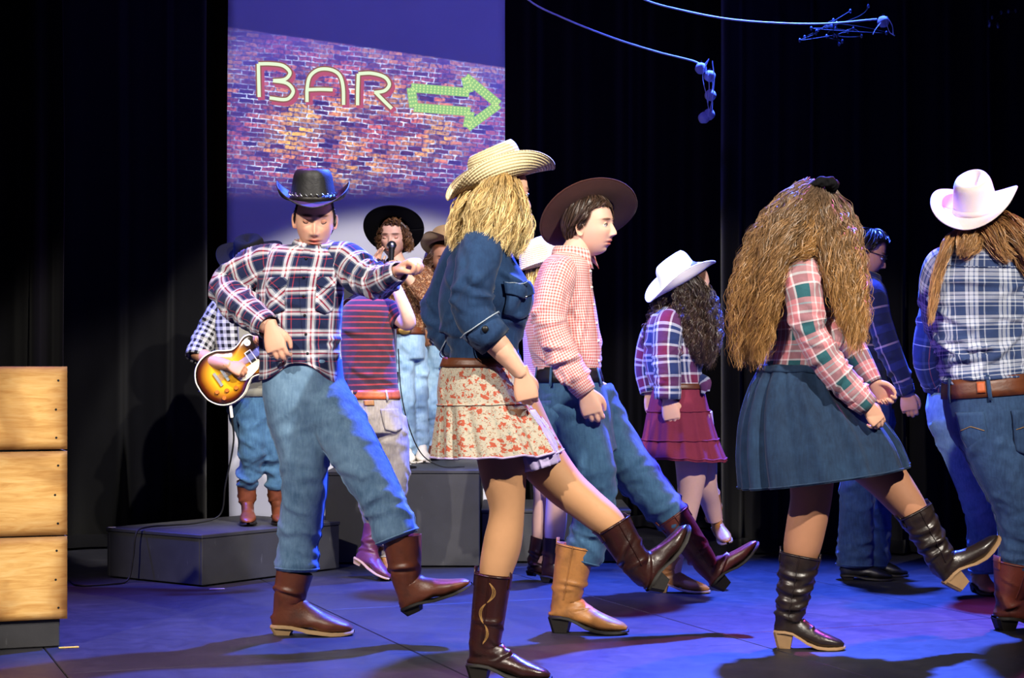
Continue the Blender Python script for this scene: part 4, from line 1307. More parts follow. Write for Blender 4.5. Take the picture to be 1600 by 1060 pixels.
# ------------------------------------------------------------------ woman in straw hat and denim shirt
P = Person('woman in straw hat, denim shirt and floral skirt, kicking one boot forward', F / 482, 790, 1062)
T = P.sil([(748, 356, 788, 360, 34, .0), (722, 372, 795, 374, 62), (704, 400, 804, 404, 72), (692, 435, 824, 438, 70), (686, 462, 834, 462, 64), (686, 492, 827, 494, 56), (694, 520, 815, 522, 50),
           (704, 545, 811, 546, 48), (702, 566, 812, 562, 50)], 80, 80, 2.2, .82)
T.folds(30, .35, .98, .0048, .013, .08, 25, 30, 23); T.folds(10, .1, .5, .005, .014, .08, 55, 20, 24)
m = MB().loft(T, (False, False))
S1 = P.lim([(764, 378, -.08), (752, 392, -.13), (742, 430, -.17), (738, 470, -.18), (746, 503, -.18), (776, 536, -.18)], [24, 34, 32, 31, 30, 25], 70, 44, 1.0, .62)
S1.folds(24, .45, .98, .0048, .012, .05, 20, 25, 25); S1.folds(8, .1, .5, .004, .014, .08, 60, 20, 26)
S2 = P.lim([(745, 380, .10), (725, 400, .15), (700, 450, .20), (690, 500, .22), (708, 532, .20), (750, 545, .16)], [26, 32, 29, 28, 27, 24], 60, 40, 1.0, .62)
S2.folds(22, .4, .98, .007, .010, .05, 20, 25, 27)
m.loft(S1, (False, False)).loft(S2, (False, False))
sh = P.part('denim_shirt', m, M['denim_shirt'], solid=.002)
for S in (S1, S2):
    c = ring_band(S, .80, .99, .007, 44); q = P.part('rolled_cuff', c, M['denim_shirt'], sh, solid=.005, solid_off=1)
    P.part('cuff_seam', MB().loft(surf_tube(S, np.linspace(0, 360, 40), np.full(40, .80), .0022, .012)), M['stitch'], q)
P.part('sleeve_button', MB().grid(ball(S1.at(math.radians(255), .86, .013), .011, 9, (1, .5, 1))), M['black_plastic'], sh)
P.collar((772, 362, .0), (-.1, 0, 1), (.9, .4, 0), .062, .070, M['denim_shirt'], sh, 25)
q = P.part('pocket', patch(T, 292, 338, .44, .66, .005, 12, .12), M['denim_shirt'], sh, solid=.003, solid_off=1)
P.part('pocket_flap', patch(T, 290, 340, .42, .505, .010, 12, .35), M['denim_shirt'], q, solid=.003, solid_off=1)
P.part('snap', MB().grid(ball(T.at(math.radians(315), .515, .014), .006, 7)), M['metal'], q)
for i, (pts_a, pts_t) in enumerate((((np.linspace(292, 338, 20)), .425 + .0 * np.arange(20)), (np.full(30, 265), np.linspace(.05, .95, 30)), (np.linspace(200, 330, 40), np.full(40, .14)))):
    P.part('stitch_line', MB().loft(surf_tube(T, pts_a, pts_t, .0014, .0025 if i else .012)), M['stitch'], sh)
SK = P.sil([(694, 560, 806, 563, 52), (686, 588, 814, 586, 62), (685, 635, 830, 632, 68), (683, 680, 852, 668, 76), (682, 716, 873, 708, 84)], 70, 160, 2.1, 0)
SK.waves(15, .013, .40, 31, .8); SK.folds(14, .0, .4, .004, .010, .05, 80, 15, 32)
so = P.part('floral_skirt', MB().loft(SK, (False, False)), M['floral'], solid=.0015)
P.part('tier_seam', MB().loft(surf_tube(SK, np.linspace(0, 360, 100), np.full(100, .46), .0035, .001)), M['floral'], so)
P.part('hem_ruffle', MB().loft(surf_tube(SK, np.linspace(0, 360, 160), np.full(160, .995), .0035, .0)), M['lilac'], so)
LN = P.sil([(772, 640, 836, 640, 44), (792, 690, 866, 688, 50), (818, 738, 872, 722, 50)], 24, 90, 2.1, 0); LN.waves(11, .006, .2, 33)
P.part('lining', MB().loft(LN, (False, False)), M['lilac'], so, solid=.0015)
belt(P, SK, .0, .085, M['belt_brown'], so)
tg = MB()
A = P.lim([(782, 640, -.03), (784, 700, -.03), (787, 745, -.02), (792, 798, -.01), (785, 850, 0), (775, 893, .0), (772, 930, .0)], [48, 42, 36, 27.5, 30, 26, 17], 60, 36, 1.0, .9)
B_ = P.lim([(800, 640, .06), (838, 706, .07), (880, 758, .06), (918, 790, .05), (950, 816, .04), (975, 840, .03)], [46, 40, 33, 28.5, 26, 17], 60, 36, 1.0, .9)
P.part('tights', tg.loft(A).loft(B_), M['tights'])
b, BL = P.boot(P.g(738, .0), P.g(862, -.05), (771, 897, .0), 29, M['boot_dark'], M['sole_dark'], M['sole_dark'], .045, 1.0, seed=1)
for a0 in (-90, 60, 120):
    sm = MB(); u = np.linspace(0, 1, 40)
    for k in (0, 1, 2):
        sm.loft(surf_tube(BL, a0 + (14 + 5 * k) * np.sin(u * PI * 3) * (1 - .4 * u), .05 + u * .42, .0012, .001))
    o = P.part('boot_stitching', sm, M['stitch_gold'], b); o['kind'] = 'stuff'
P.boot((1034, 926, .03), (1080, 824, .10), (957, 820, .04), 29, M['boot_dark'], M['sole_dark'], M['sole_dark'], .045, 1.0, seed=2)
P.bare([(752, 512, -.18), (778, 540, -.18), (800, 566, -.175), (818, 590, -.17)], [20, 19, 15, 11])
P.bare([(715, 538, .2), (760, 560, .16), (800, 585, .12)], [20, 15, 12])
P.hand((816, 586, -.17), (.22, .05, -1), (.1, -1, .1), 'clench', 1, .9)
P.hand((800, 585, .12), (.5, -.3, -.8), (.3, .9, .1), 'half', -1, .9)
P.lim([(775, 320, .0), (770, 350, .0), (765, 380, 0)], [23, 24, 32], 14, 20, 1, 1.0)
P.head((780, 303, .0), (.92, .36, -.06), (-.06, 0, 1), .97, True, (90, 100), hair=(.55, .42, .25), ears=())
P.finish(M['skin'])
P.long_hair([[(775, 275, -.07, 14), (766, 312, -.11, 22), (754, 352, -.13, 27), (738, 396, -.13, 16)],
             [(793, 277, -.07, 11), (800, 315, -.09, 17), (808, 358, -.10, 22), (798, 404, -.10, 13)],
             [(785, 275, -.09, 12), (785, 315, -.12, 22), (780, 355, -.14, 24), (772, 392, -.15, 14)],
             [(748, 285, -.02, 14), (732, 326, -.04, 20), (717, 366, -.04, 20), (710, 394, -.03, 12)],
             [(806, 282, -.05, 6), (815, 318, -.07, 8), (818, 352, -.08, 9), (812, 392, -.08, 7)],
             [(785, 275, .05, 22), (775, 325, .06, 32), (758, 370, .06, 30)]], M['hair_blond'], 9000, .0008, (.008, 6), 26, 5, True, .0022)
P.hat((782, 284, .0), (-.30, -.06, .95), (.94, .22, .30), M['straw'], None, .084, .098, .118, .085, .098, 1.95, .10, .84, .02, .18, lab='straw cowboy hat with rolled brim and frayed edge')
# ------------------------------------------------------------------ boy in brown hat and pink gingham shirt
P = Person('boy in brown felt hat and pink gingham shirt, one boot kicked up', F / 408, 900, 988)
T = P.sil([(872, 392, 914, 400, 30), (850, 408, 922, 412, 52), (836, 440, 924, 438, 62), (826, 475, 929, 468, 62), (822, 510, 935, 505, 58), (826, 545, 938, 540, 54), (838, 572, 936, 578, 50), (846, 590, 932, 592, 48)], 80, 80, 2.2, .82)
T.folds(36, .4, .99, .007, .011, .07, 40, 30, 41); T.folds(8, .1, .45, .004, .013, .07, 50, 25, 42)
m = MB().loft(T, (False, False))
S1 = P.lim([(886, 418, -.08), (874, 432, -.13), (862, 470, -.17), (860, 508, -.18), (876, 548, -.18), (900, 590, -.18), (916, 614, -.18)], [20, 27, 26, 25, 25, 21, 15], 80, 44, 1.0, .66)
S1.folds(26, .35, .9, .0065, .009, .05, 25, 25, 43); S1.folds(10, .05, .4, .004, .013, .07, 60, 20, 44)
S2 = P.lim([(886, 420, .10), (876, 440, .15), (868, 500, .19), (890, 560, .17), (930, 600, .13)], [22, 26, 25, 22, 14], 50, 36, 1.0, .66)
m.loft(S1, (False, False)).loft(S2, (False, False))
sh = P.part('gingham_shirt', m, M['gingham_pink'], solid=.002)
P.part('cuff', ring_band(S1, .91, 1.0, .003, 40), M['gingham_pink'], sh, solid=.003, solid_off=1)
P.collar((896, 397, .0), (-.12, 0, 1), (.9, -.4, 0), .060, .066, M['gingham_pink'], sh, 18, .028, .046)
P.part('placket', patch(T, 328, 336, .1, .98, .0035, 24), M['gingham_pink'], sh, solid=.002)
for f in np.linspace(.16, .86, 6): P.part('button', MB().grid(ball(T.at(np.radians(332), f, .006), .0055, 7)), M['white_cloth'], sh)
jo, H, LL = trousers(P, [(840, 574, 936, 576, 48), (836, 606, 944, 604, 52), (838, 646, 954, 640, 52), (852, 686, 960, 680, 44), (880, 716, 966, 702, 32)],
    [([(884, 612, -.03), (906, 670, -.05), (925, 728, -.06), (930, 785, -.03), (920, 840, 0), (908, 880, 0)], [45, 42, 35, 31, 30, 27]),
     ([(918, 618, .06), (956, 690, .08), (998, 746, .08), (1036, 792, .07), (1064, 824, .06)], [43, 39, 34, 29, 24])], M['jeans_teal'], seed=45, knee=.55)
belt(P, H, .0, .16, M['belt_black'], jo)
loops(P, H, -.02, .2, (285, 325, 240, 200), M['jeans_teal'], jo)
P.part('pocket', patch(H, 196, 250, .35, .85, .006, 10, .15), M['jeans_teal'], jo, solid=.003, solid_off=1)
P.boot(P.g(866, .0), P.g(982, -.06), (901, 853, .0), 31, M['boot_tan'], M['sole_dark'], M['sole_dark'], .050, 1.05, seed=3)
P.boot((1130, 924, .04), (1188, 850, .06), (1050, 806, .06), 27, M['boot_two'], M['sole_dark'], M['sole_dark'], .050, 1.0, seed=4)
P.lim([(914, 365, .0), (904, 385, .0), (896, 410, 0)], [21, 22, 30], 14, 20, 1, 1.0)
P.hand((916, 612, -.18), (.28, -.05, -1), (-.15, -1, .05), 'hang', 1, .98)
P.hand((930, 600, .13), (.5, .2, -.8), (.3, .9, .1), 'half', -1, .9)
P.head((920, 353, .0), (.89, -.44, .02), (-.10, -.05, 1), .98, True, (130, 140), hair=(.10, .07, .06), eyes='open', jaw=.9)
P.finish(M['skin_pale'])
P.short_hair(M['hair_dark'], 1100, .0021, 1, .009, .45, 7, over=.10)
P.hat((919, 336, .035), (-.22, .58, .78), (.93, .05, .30), M['felt_brown'], M['belt_black'], .084, .100, .10, .095, .100, .30, .04, .86, .02, .15, lab='dark brown felt hat tipped back')
# ------------------------------------------------------------------ girl in white hat and burgundy skirt
P = Person('girl with long dark curls in white hat and burgundy skirt', F / 346, 1065, 926)
T = P.sil([(1034, 480, 1072, 482, 28), (1016, 494, 1086, 496, 44), (1008, 525, 1093, 526, 50), (1006, 560, 1096, 560, 46), (1012, 590, 1097, 590, 42), (1020, 606, 1098, 604, 42)], 60, 64, 2.2, .82)
T.folds(20, .35, .98, .006, .011, .06, 30, 30, 51)
m = MB().loft(T, (False, False))
S1 = P.lim([(1054, 498, -.06), (1045, 510, -.11), (1041, 550, -.14), (1043, 590, -.15), (1043, 624, -.15)], [18, 24, 22, 21, 19], 54, 40, 1.0, .62)
S1.folds(18, .3, .95, .005, .009, .05, 15, 25, 52)
S2 = P.lim([(1040, 500, .08), (1022, 530, .13), (1012, 575, .15), (1016, 615, .13)], [22, 24, 21, 16], 40, 36, 1.0, .62)
m.loft(S1, (False, False)).loft(S2, (False, False))
sh = P.part('plaid_shirt', m, M['plaid_rwb'], solid=.002)
P.part('cuff', ring_band(S1, .88, 1.0, .004, 40), M['plaid_rwb'], sh, solid=.003, solid_off=1)
for k, q in enumerate(([(1094, 590, -.06), (1104, 598, -.09), (1106, 612, -.10)], [(1094, 592, -.06), (1101, 602, -.10), (1098, 616, -.11)])):
    P.part('shirt_knot_tail', MB().loft(limb([P.w(x) for x in q], np.array([7, 8, 3]) / P.s, 14, 12, .5)), M['plaid_rwb'], sh)
SK = P.sil([(1022, 600, 1098, 600, 42), (1012, 642, 1108, 641, 52), (1004, 688, 1121, 688, 60), (995, 714, 1134, 722, 68)], 60, 140, 2.1, 0)
SK.waves(15, .008, .15, 53, .9)
so = P.part('tiered_skirt', MB().loft(SK, (False, False)), M['burgundy'], solid=.0015)
for t in (.36, .74, .97): P.part('tier_seam', MB().loft(surf_tube(SK, np.linspace(0, 360, 120), np.full(120, t), .0042, .002)), M['burgundy'], so)
belt(P, SK, .0, .07, M['belt_brown'], so)
A = P.lim([(1076, 650, -.03), (1080, 710, -.03), (1080, 745, -.02), (1076, 785, -.01), (1064, 830, 0), (1056, 870, 0), (1052, 905, 0)], [34, 27, 23, 18, 18, 13, 10], 50, 30, 1, .9)
B_ = P.lim([(1080, 650, .08), (1094, 715, .10), (1101, 756, .12), (1110, 785, .18), (1117, 812, .22)], [34, 27, 20, 16, 12], 50, 30, 1, .9)
P.part('tights', MB().loft(A).loft(B_), M['tights_pale'])
P.boot(P.g(1026, .0), P.g(1110, -.04), (1055, 866, .0), 14, M['boot_tan'], M['heel_wood'], M['heel_wood'], .040, .95, seed=5, tabs=False)
P.boot((1122, 834, .30), (1138, 852, .10), (1111, 770, .16), 14, M['boot_tan'], M['heel_wood'], M['heel_wood'], .040, .95, seed=6, tabs=False)
P.hand((1044, 626, -.15), (.22, 0, -1), (-.1, -1, .0), 'hang', 1, .95)
P.hand((1016, 615, .13), (.2, 0, -1), (-.3, 1, .0), 'half', -1, .95)
P.lim([(1072, 455, .0), (1062, 480, .0), (1056, 500, 0)], [16, 17, 24], 14, 20, 1, 1.0)
P.head((1078, 447, .0), (.82, .55, .0), (-.1, 0, 1), .96, True, (70, 80), hair=(.12, .09, .07), ears=())
P.finish(M['skin_pale'])
P.long_hair([[(1078, 432, -.06, 10), (1096, 470, -.08, 17), (1104, 525, -.09, 18), (1102, 582, -.07, 11)],
             [(1062, 445, -.07, 11), (1074, 490, -.11, 17), (1086, 535, -.12, 18), (1096, 574, -.10, 10)],
             [(1048, 455, -.03, 10), (1030, 490, .0, 14), (1014, 525, .03, 10), (1010, 550, .04, 6)],
             [(1092, 435, .0, 8), (1108, 475, .0, 12), (1114, 520, -.01, 13), (1108, 566, -.02, 9)],
             [(1072, 440, .05, 18), (1080, 500, .08, 26), (1090, 560, .06, 18)]], M['hair_dark'], 5000, .0009, (.009, 15), 34, 6, True, .003)
P.hat((1064, 440, .0), (-.50, -.14, .86), (.83, .20, .50), M['felt_white'], M['felt_white'], .082, .098, .118, .080, .088, 1.15, .02, .80, .03, .22, lab='white felt cowboy hat')
# ------------------------------------------------------------------ girl with very long curly hair and denim skirt
P = Person('girl with very long curly hair, pink plaid shirt and denim skirt', F / 433, 1265, 1013)
T = P.sil([(1228, 394, 1288, 398, 40), (1212, 410, 1304, 412, 66), (1204, 448, 1312, 446, 72), (1202, 490, 1314, 485, 68), (1202, 530, 1312, 525, 62), (1196, 562, 1312, 560, 58), (1190, 584, 1316, 580, 58)], 60, 70, 2.2, .82)
T.folds(20, .3, .98, .006, .012, .07, 30, 30, 61)
m = MB().loft(T, (False, False))
S1 = P.lim([(1262, 410, -.08), (1250, 426, -.14), (1257, 470, -.19), (1264, 514, -.20), (1290, 562, -.20), (1330, 610, -.20), (1357, 636, -.20)], [24, 35, 29, 25, 25, 22, 16], 80, 44, 1.0, .62)
S1.folds(22, .35, .95, .0055, .009, .05, 20, 25, 62); S1.folds(8, .05, .4, .004, .013, .07, 60, 20, 63)
S2 = P.lim([(1290, 415, .10), (1300, 450, .16), (1312, 510, .18), (1340, 560, .14), (1365, 600, .10)], [26, 29, 25, 22, 15], 40, 36, 1.0, .62)
m.loft(S1, (False, False)).loft(S2, (False, False))
sh = P.part('plaid_shirt', m, M['plaid_pink'], solid=.002)
P.part('cuff', ring_band(S1, .92, 1.0, .004, 40), M['plaid_pink'], sh, solid=.003, solid_off=1)
P.part('front_tie', MB().loft(limb([P.w(x) for x in ((1296, 500, -.16), (1308, 525, -.19), (1304, 548, -.19))], np.array([8, 13, 6]) / P.s, 16, 14, .5)), M['plaid_pink'], sh)
SK = P.sil([(1190, 570, 1312, 574, 58), (1172, 612, 1330, 610, 74), (1160, 660, 1372, 652, 86), (1157, 715, 1402, 692, 96), (1161, 766, 1418, 730, 100)], 70, 150, 2.1, 0)
SK.waves(14, .015, .0, 64, .45); SK.folds(16, .0, .35, .004, .008, .05, 82, 10, 65)
so = P.part('denim_skirt', MB().loft(SK, (False, False)), M['denim_skirt'], solid=.0015)
P.part('waistband', ring_band(SK, .0, .06, .004, 80), M['denim_skirt'], so, solid=.003, solid_off=1)
P.part('hem', MB().loft(surf_tube(SK, np.linspace(0, 360, 150), np.full(150, .985), .003, .001)), M['denim_skirt'], so)
A = P.lim([(1266, 650, -.03), (1268, 740, -.03), (1267, 780, -.02), (1260, 820, -.01), (1252, 862, 0), (1248, 890, 0)], [50, 36, 32, 31, 28, 18], 50, 34, 1, .9)
B_ = P.lim([(1290, 640, .06), (1340, 700, .06), (1388, 752, .04), (1422, 794, .02), (1440, 815, .01)], [50, 42, 33, 26, 18], 50, 34, 1, .9)
P.part('tights', MB().loft(A).loft(B_), M['tights_dark'])
P.boot(P.g(1216, .0), P.g(1321, -.05), (1251, 867, .0), 32, M['boot_black'], M['heel_wood'], M['heel_wood'], .062, 1.05, seed=7, slouch=.0045)
P.boot((1499, 924, .0), (1565, 842, .03), (1428, 798, .02), 28, M['boot_black'], M['heel_wood'], M['heel_wood'], .062, 1.0, seed=8, slouch=.004)
P.hand((1355, 634, -.20), (.55, .15, -.75), (.3, -.9, .2), 'hang', 1, .80)
P.hand((1365, 600, .10), (.6, .1, -.6), (.3, .9, .2), 'half', -1, .85)
P.lim([(1268, 370, .0), (1262, 395, .0), (1258, 420, 0)], [21, 22, 32], 14, 20, 1, 1.0)
P.head((1272, 345, .0), (.80, .58, -.12), (-.05, 0, 1), .96, False, hair=(.42, .32, .2), ears=())
P.finish(M['skin'])
P.long_hair([[(1266, 294, -.02, 16), (1236, 324, -.06, 24), (1202, 382, -.10, 32), (1176, 455, -.11, 33), (1170, 530, -.09, 32), (1163, 582, -.08, 24)],
             [(1272, 296, -.07, 16), (1244, 340, -.14, 30), (1216, 398, -.19, 30), (1198, 460, -.18, 24), (1188, 530, -.14, 22), (1182, 572, -.12, 18)],
             [(1280, 298, -.06, 14), (1300, 345, -.10, 18), (1315, 405, -.15, 26), (1327, 470, -.20, 23), (1333, 525, -.22, 16), (1338, 562, -.22, 9)],
             [(1276, 300, -.08, 14), (1284, 350, -.14, 24), (1300, 410, -.19, 22), (1316, 470, -.23, 16), (1322, 520, -.24, 9)],
             [(1266, 290, -.02, 14), (1254, 316, -.08, 22), (1258, 350, -.14, 26), (1262, 384, -.19, 20), (1240, 405, -.22, 8)],
             [(1268, 300, .05, 26), (1232, 350, .06, 28), (1186, 440, .08, 32), (1160, 540, .05, 26)],
             [(1294, 304, .0, 12), (1322, 352, -.03, 17), (1338, 415, -.06, 15), (1346, 490, -.10, 11), (1348, 545, -.12, 6)]], M['hair_brown'], 11500, .0009, (.008, 10), 34, 9, True, .004)
bw = MB(); g = np.random.default_rng(5)
scr_ = []
for k in range(9):
    a = k / 9 * 2 * PI; c = P.W(1289 + 13 * math.cos(a), 291 + 8 * math.sin(a), -.10 + .02 * math.sin(a))
    B3 = ball((0, 0, 0), .018, 10, (1.3, .7, 1.0)); B3 = B3 + .008 * snoise(B3, 260, k)[..., None] * nrm([1, 1, 1])
    bw.grid(c + B3)
V, q, t = remesh(bw, .004, 1)
P.part('hair_bow', MB().add(V, q, t), M['black_cloth'])
# ------------------------------------------------------------------ man with glasses behind the curly haired girl
P = Person('man with black hair and glasses in dark plaid shirt behind the curly haired girl', F / 325, 1345, 905)
T = P.sil([(1334, 430, 1370, 436, 28), (1320, 444, 1382, 450, 44), (1316, 490, 1388, 490, 46), (1316, 540, 1386, 540, 44), (1318, 590, 1388, 590, 42), (1318, 616, 1391, 616, 44)], 50, 56, 2.2, .82)
T.folds(16, .3, .98, .006, .012, .07, 30, 30, 71)
m = MB().loft(T, (False, False))
S1 = P.lim([(1352, 446, -.07), (1362, 456, -.12), (1374, 500, -.14), (1391, 550, -.15), (1409, 592, -.15), (1417, 616, -.15)], [16, 21, 19, 18, 15, 12], 60, 40, 1.0, .62)
S1.folds(18, .3, .95, .005, .010, .05, 20, 25, 72)
S2 = P.lim([(1350, 446, .10), (1350, 500, .15), (1355, 550, .15), (1380, 600, .12)], [20, 20, 18, 12], 40, 30, 1.0, .62)
m.loft(S1, (False, False)).loft(S2, (False, False))
sh = P.part('plaid_shirt', m, M['plaid_dark'], solid=.002)
P.part('cuff', ring_band(S1, .93, 1.0, .003, 36), M['plaid_dark'], sh, solid=.003, solid_off=1)
P.collar((1352, 433, .0), (0, 0, 1), (.95, 0, -.1), .058, .064, M['plaid_dark'], sh, 20)
jo, H, LL = trousers(P, [(1318, 606, 1390, 606, 44), (1317, 650, 1392, 650, 46), (1322, 690, 1388, 690, 36)],
    [([(1342, 640, -.06), (1341, 720, -.07), (1339, 800, -.05), (1337, 850, -.03), (1336, 886, -.03)], [31, 28, 26, 27, 28]),
     ([(1366, 640, .10), (1370, 730, .12), (1366, 820, .13), (1362, 886, .13)], [31, 28, 26, 26])], M['jeans_dark'], seed=75)
for x0, x1, d in ((1318, 1396, -.04), (1346, 1420, .13)):
    P.boot(P.g(x0, d), P.g(x1, d - .04), (x0 + 20, 845, d), 15, M['shoe_black'], M['sole_dark'], M['sole_dark'], .020, 1.1, name='shoe', tabs=False)
P.hand((1417, 614, -.15), (.15, -.1, -1), (-.2, -1, 0), 'hang', 1, .95)
P.hand((1380, 600, .12), (.2, 0, -1), (0, 1, 0), 'half', -1, .95)
P.lim([(1350, 405, .0), (1350, 430, .0), (1348, 450, 0)], [17, 18, 26], 14, 20, 1, 1.0)
P.head((1351, 396, .0), (.93, -.15, -.32), (.2, 0, 1), 1.0, True, (90, 100), hair=(.05, .04, .05))
P.finish(M['skin_tan'])
P.short_hair(M['hair_black'], 1000, .0024, 1, .014, .25, 17)
gl = MB()
for sx_ in (-1, 1):
    t = np.linspace(0, 2 * PI, 25)
    fr_ = np.stack([sx_ * .033 + .024 * np.cos(t), .104 + 0 * t - .12 * np.abs(.024 * np.cos(t)), .002 + .017 * np.sin(t)], 1)
    gl.loft(tube(P.tr(fr_), .0024, 6, 25), (False, False))
    gl.loft(tube(P.tr(np.array([[sx_ * .057, .100, .006], [sx_ * .072, .06, .008], [sx_ * .076, .0, .004]])), .0022, 6))
gl.loft(tube(P.tr(np.array([[-.009, .107, .006], [0, .110, .008], [.009, .107, .006]])), .0022, 6))
P.part('glasses', gl, M['black_plastic'])
# ------------------------------------------------------------------ girl with cream hat seen from behind, and the dancer she hides
P = Person('dancer in indigo plaid shirt and faded jeans, mostly hidden by girl in cream hat', F / 345, 1520, 925)
T = P.sil([(1490, 424, 1534, 424, 26), (1468, 436, 1546, 436, 44), (1458, 480, 1546, 480, 46), (1456, 530, 1540, 530, 44), (1452, 580, 1530, 580, 42), (1451, 614, 1526, 614, 44)], 50, 56, 2.2, .82)
T.folds(16, .3, .98, .006, .012, .07, 30, 30, 81)
m = MB().loft(T, (False, False))
S1 = P.lim([(1490, 440, -.06), (1474, 452, -.10), (1456, 505, -.12), (1447, 560, -.10), (1458, 598, -.04), (1476, 606, .04)], [18, 25, 23, 20, 17, 13], 50, 36, 1.0, .62)
S1.folds(16, .3, .95, .006, .010, .05, 20, 25, 82)
S2 = P.lim([(1530, 445, .1), (1560, 500, .14), (1560, 560, .1), (1540, 600, .0)], [22, 21, 18, 13], 40, 30, 1.0, .62)
m.loft(S1, (False, False)).loft(S2, (False, False))
sh = P.part('plaid_shirt', m, M['plaid_indigo'], solid=.002)
jo, H, LL = trousers(P, [(1453, 604, 1520, 604, 42), (1449, 640, 1524, 640, 46), (1458, 680, 1532, 680, 42), (1480, 704, 1540, 704, 32)],
    [([(1484, 650, -.04), (1514, 730, -.05), (1534, 800, -.02), (1537, 850, .0), (1537, 896, .0)], [35, 31, 26, 24, 22]),
     ([(1510, 650, .10), (1545, 740, .14), (1570, 820, .16), (1575, 890, .16)], [34, 30, 25, 22])], M['jeans_mid'], seed=85)
P.part('pocket', patch(H, 240, 285, .25, .75, .005, 10, .15), M['jeans_mid'], jo, solid=.003, solid_off=1)
P.boot(P.g(1524, .05), P.g(1552, -.18), (1537, 858, .0), 20, M['boot_tan'], M['sole_dark'], M['sole_dark'], .03, 1.0, seed=9, tabs=False)
P.boot(P.g(1560, .2), P.g(1600, .02), (1575, 858, .16), 20, M['boot_tan'], M['sole_dark'], M['sole_dark'], .03, 1.0, seed=9, tabs=False)
P.hand((1476, 606, .04), (.7, .3, -.5), (-.3, .2, .8), 'half', 1, .9)
P.hand((1540, 600, .0), (-.4, -.4, -.6), (.3, -.8, .1), 'half', -1, .9)
P.lim([(1520, 400, .0), (1514, 425, .0), (1508, 445, 0)], [17, 18, 26], 14, 20, 1, 1.0)
P.head((1524, 376, .0), (.9, .3, 0), (0, 0, 1), .95, False, hair=(.1, .08, .07))
P.finish(M['skin'])
P.short_hair(M['hair_dark'], 500, .0024, 1, .010, .25, 18)

P = Person('girl in cream cowboy hat and blue plaid shirt seen from behind at the right edge', F / 405, 1590, 985)
T = P.sil([(1496, 376, 1566, 378, 32), (1468, 390, 1598, 392, 44), (1454, 422, 1612, 424, 50), (1454, 470, 1612, 470, 50), (1460, 520, 1608, 515, 47), (1467, 560, 1606, 550, 46), (1473, 602, 1605, 588, 49)], 80, 90, 2.2, .82)
T.folds(34, .3, .98, .008, .013, .09, 15, 25, 91); T.folds(14, .7, .99, .009, .010, .08, 5, 12, 92)
m = MB().loft(T, (False, False))
S1 = P.lim([(1490, 402, .0), (1474, 418, .02), (1462, 460, .10), (1470, 520, .22), (1500, 560, .30)], [24, 31, 26, 22, 15], 50, 40, 1.0, .62)
S1.folds(16, .3, .95, .006, .010, .05, 20, 25, 93)
S2 = P.lim([(1578, 404, .0), (1598, 420, -.02), (1622, 480, -.04), (1630, 540, .0), (1622, 590, .08)], [26, 34, 29, 25, 17], 50, 40, 1.0, .62)
S2.folds(18, .3, .95, .006, .010, .05, 20, 25, 94)
m.loft(S1, (False, False)).loft(S2, (False, False))
sh = P.part('plaid_shirt', m, M['plaid_blue'], solid=.002)
P.part('yoke_seam', MB().loft(surf_tube(T, np.linspace(200, 340, 50), .17 + .03 * np.sin(np.linspace(0, PI, 50)), .0025, .001)), M['plaid_blue'], sh)
P.collar((1532, 384, .0), (.03, .05, 1), (.3, .95, 0), .062, .068, M['plaid_blue'], sh, 20)
jo, H, LL = trousers(P, [(1475, 592, 1605, 580, 49), (1474, 624, 1612, 614, 55), (1480, 660, 1618, 655, 58), (1492, 692, 1618, 690, 52), (1520, 722, 1616, 720, 40)],
    [([(1534, 650, -.02), (1562, 722, -.03), (1590, 795, -.03), (1592, 850, .0), (1588, 896, .0)], [50, 44, 36, 31, 29]),
     ([(1580, 650, .08), (1620, 740, .12), (1642, 820, .14), (1645, 896, .14)], [46, 42, 34, 28])], M['jeans_dark'], seed=95)
belt(P, H, .02, .24, M['belt_brown'], jo)
loops(P, H, .0, .28, (205, 262, 320), M['jeans_dark'], jo)
P.part('belt_label', patch(H, 248, 258, .07, .19, .013, 5), M['belt_orange'], jo, solid=.002)
for a0, a1 in ((212, 252), (282, 326)):
    q = P.part('pocket', patch(H, a0, a1, .40, .86, .006, 12, .18), M['jeans_dark'], jo, solid=.003, solid_off=1)
    P.part('pocket_stitching', MB().loft(surf_tube(H, np.linspace(a0 + 3, a1 - 3, 20), .56 + .05 * np.abs(np.linspace(-1, 1, 20)), .0015, .010)), M['stitch_gold'], q)
P.boot(P.g(1560, .0), P.g(1672, .05), (1588, 880, .0), 34, M['boot_two'], M['sole_dark'], M['sole_dark'], .040, 1.05, seed=10)
P.boot(P.g(1615, .16), P.g(1720, .2), (1645, 880, .15), 33, M['boot_two'], M['sole_dark'], M['sole_dark'], .040, 1.05, seed=11)
P.hand((1500, 560, .30), (.8, .4, -.2), (-.2, .2, .9), 'half', -1, .9)
P.hand((1622, 590, .08), (0, .2, -1), (.9, -.2, 0), 'half', 1, .9)
P.lim([(1530, 355, .0), (1532, 380, .0), (1533, 400, 0)], [21, 22, 32], 14, 20, 1, 1.0)
P.head((1527, 348, .02), (.45, .88, .0), (0, 0, 1), .98, False, hair=(.35, .24, .15), ears=())
P.finish(M['skin'])
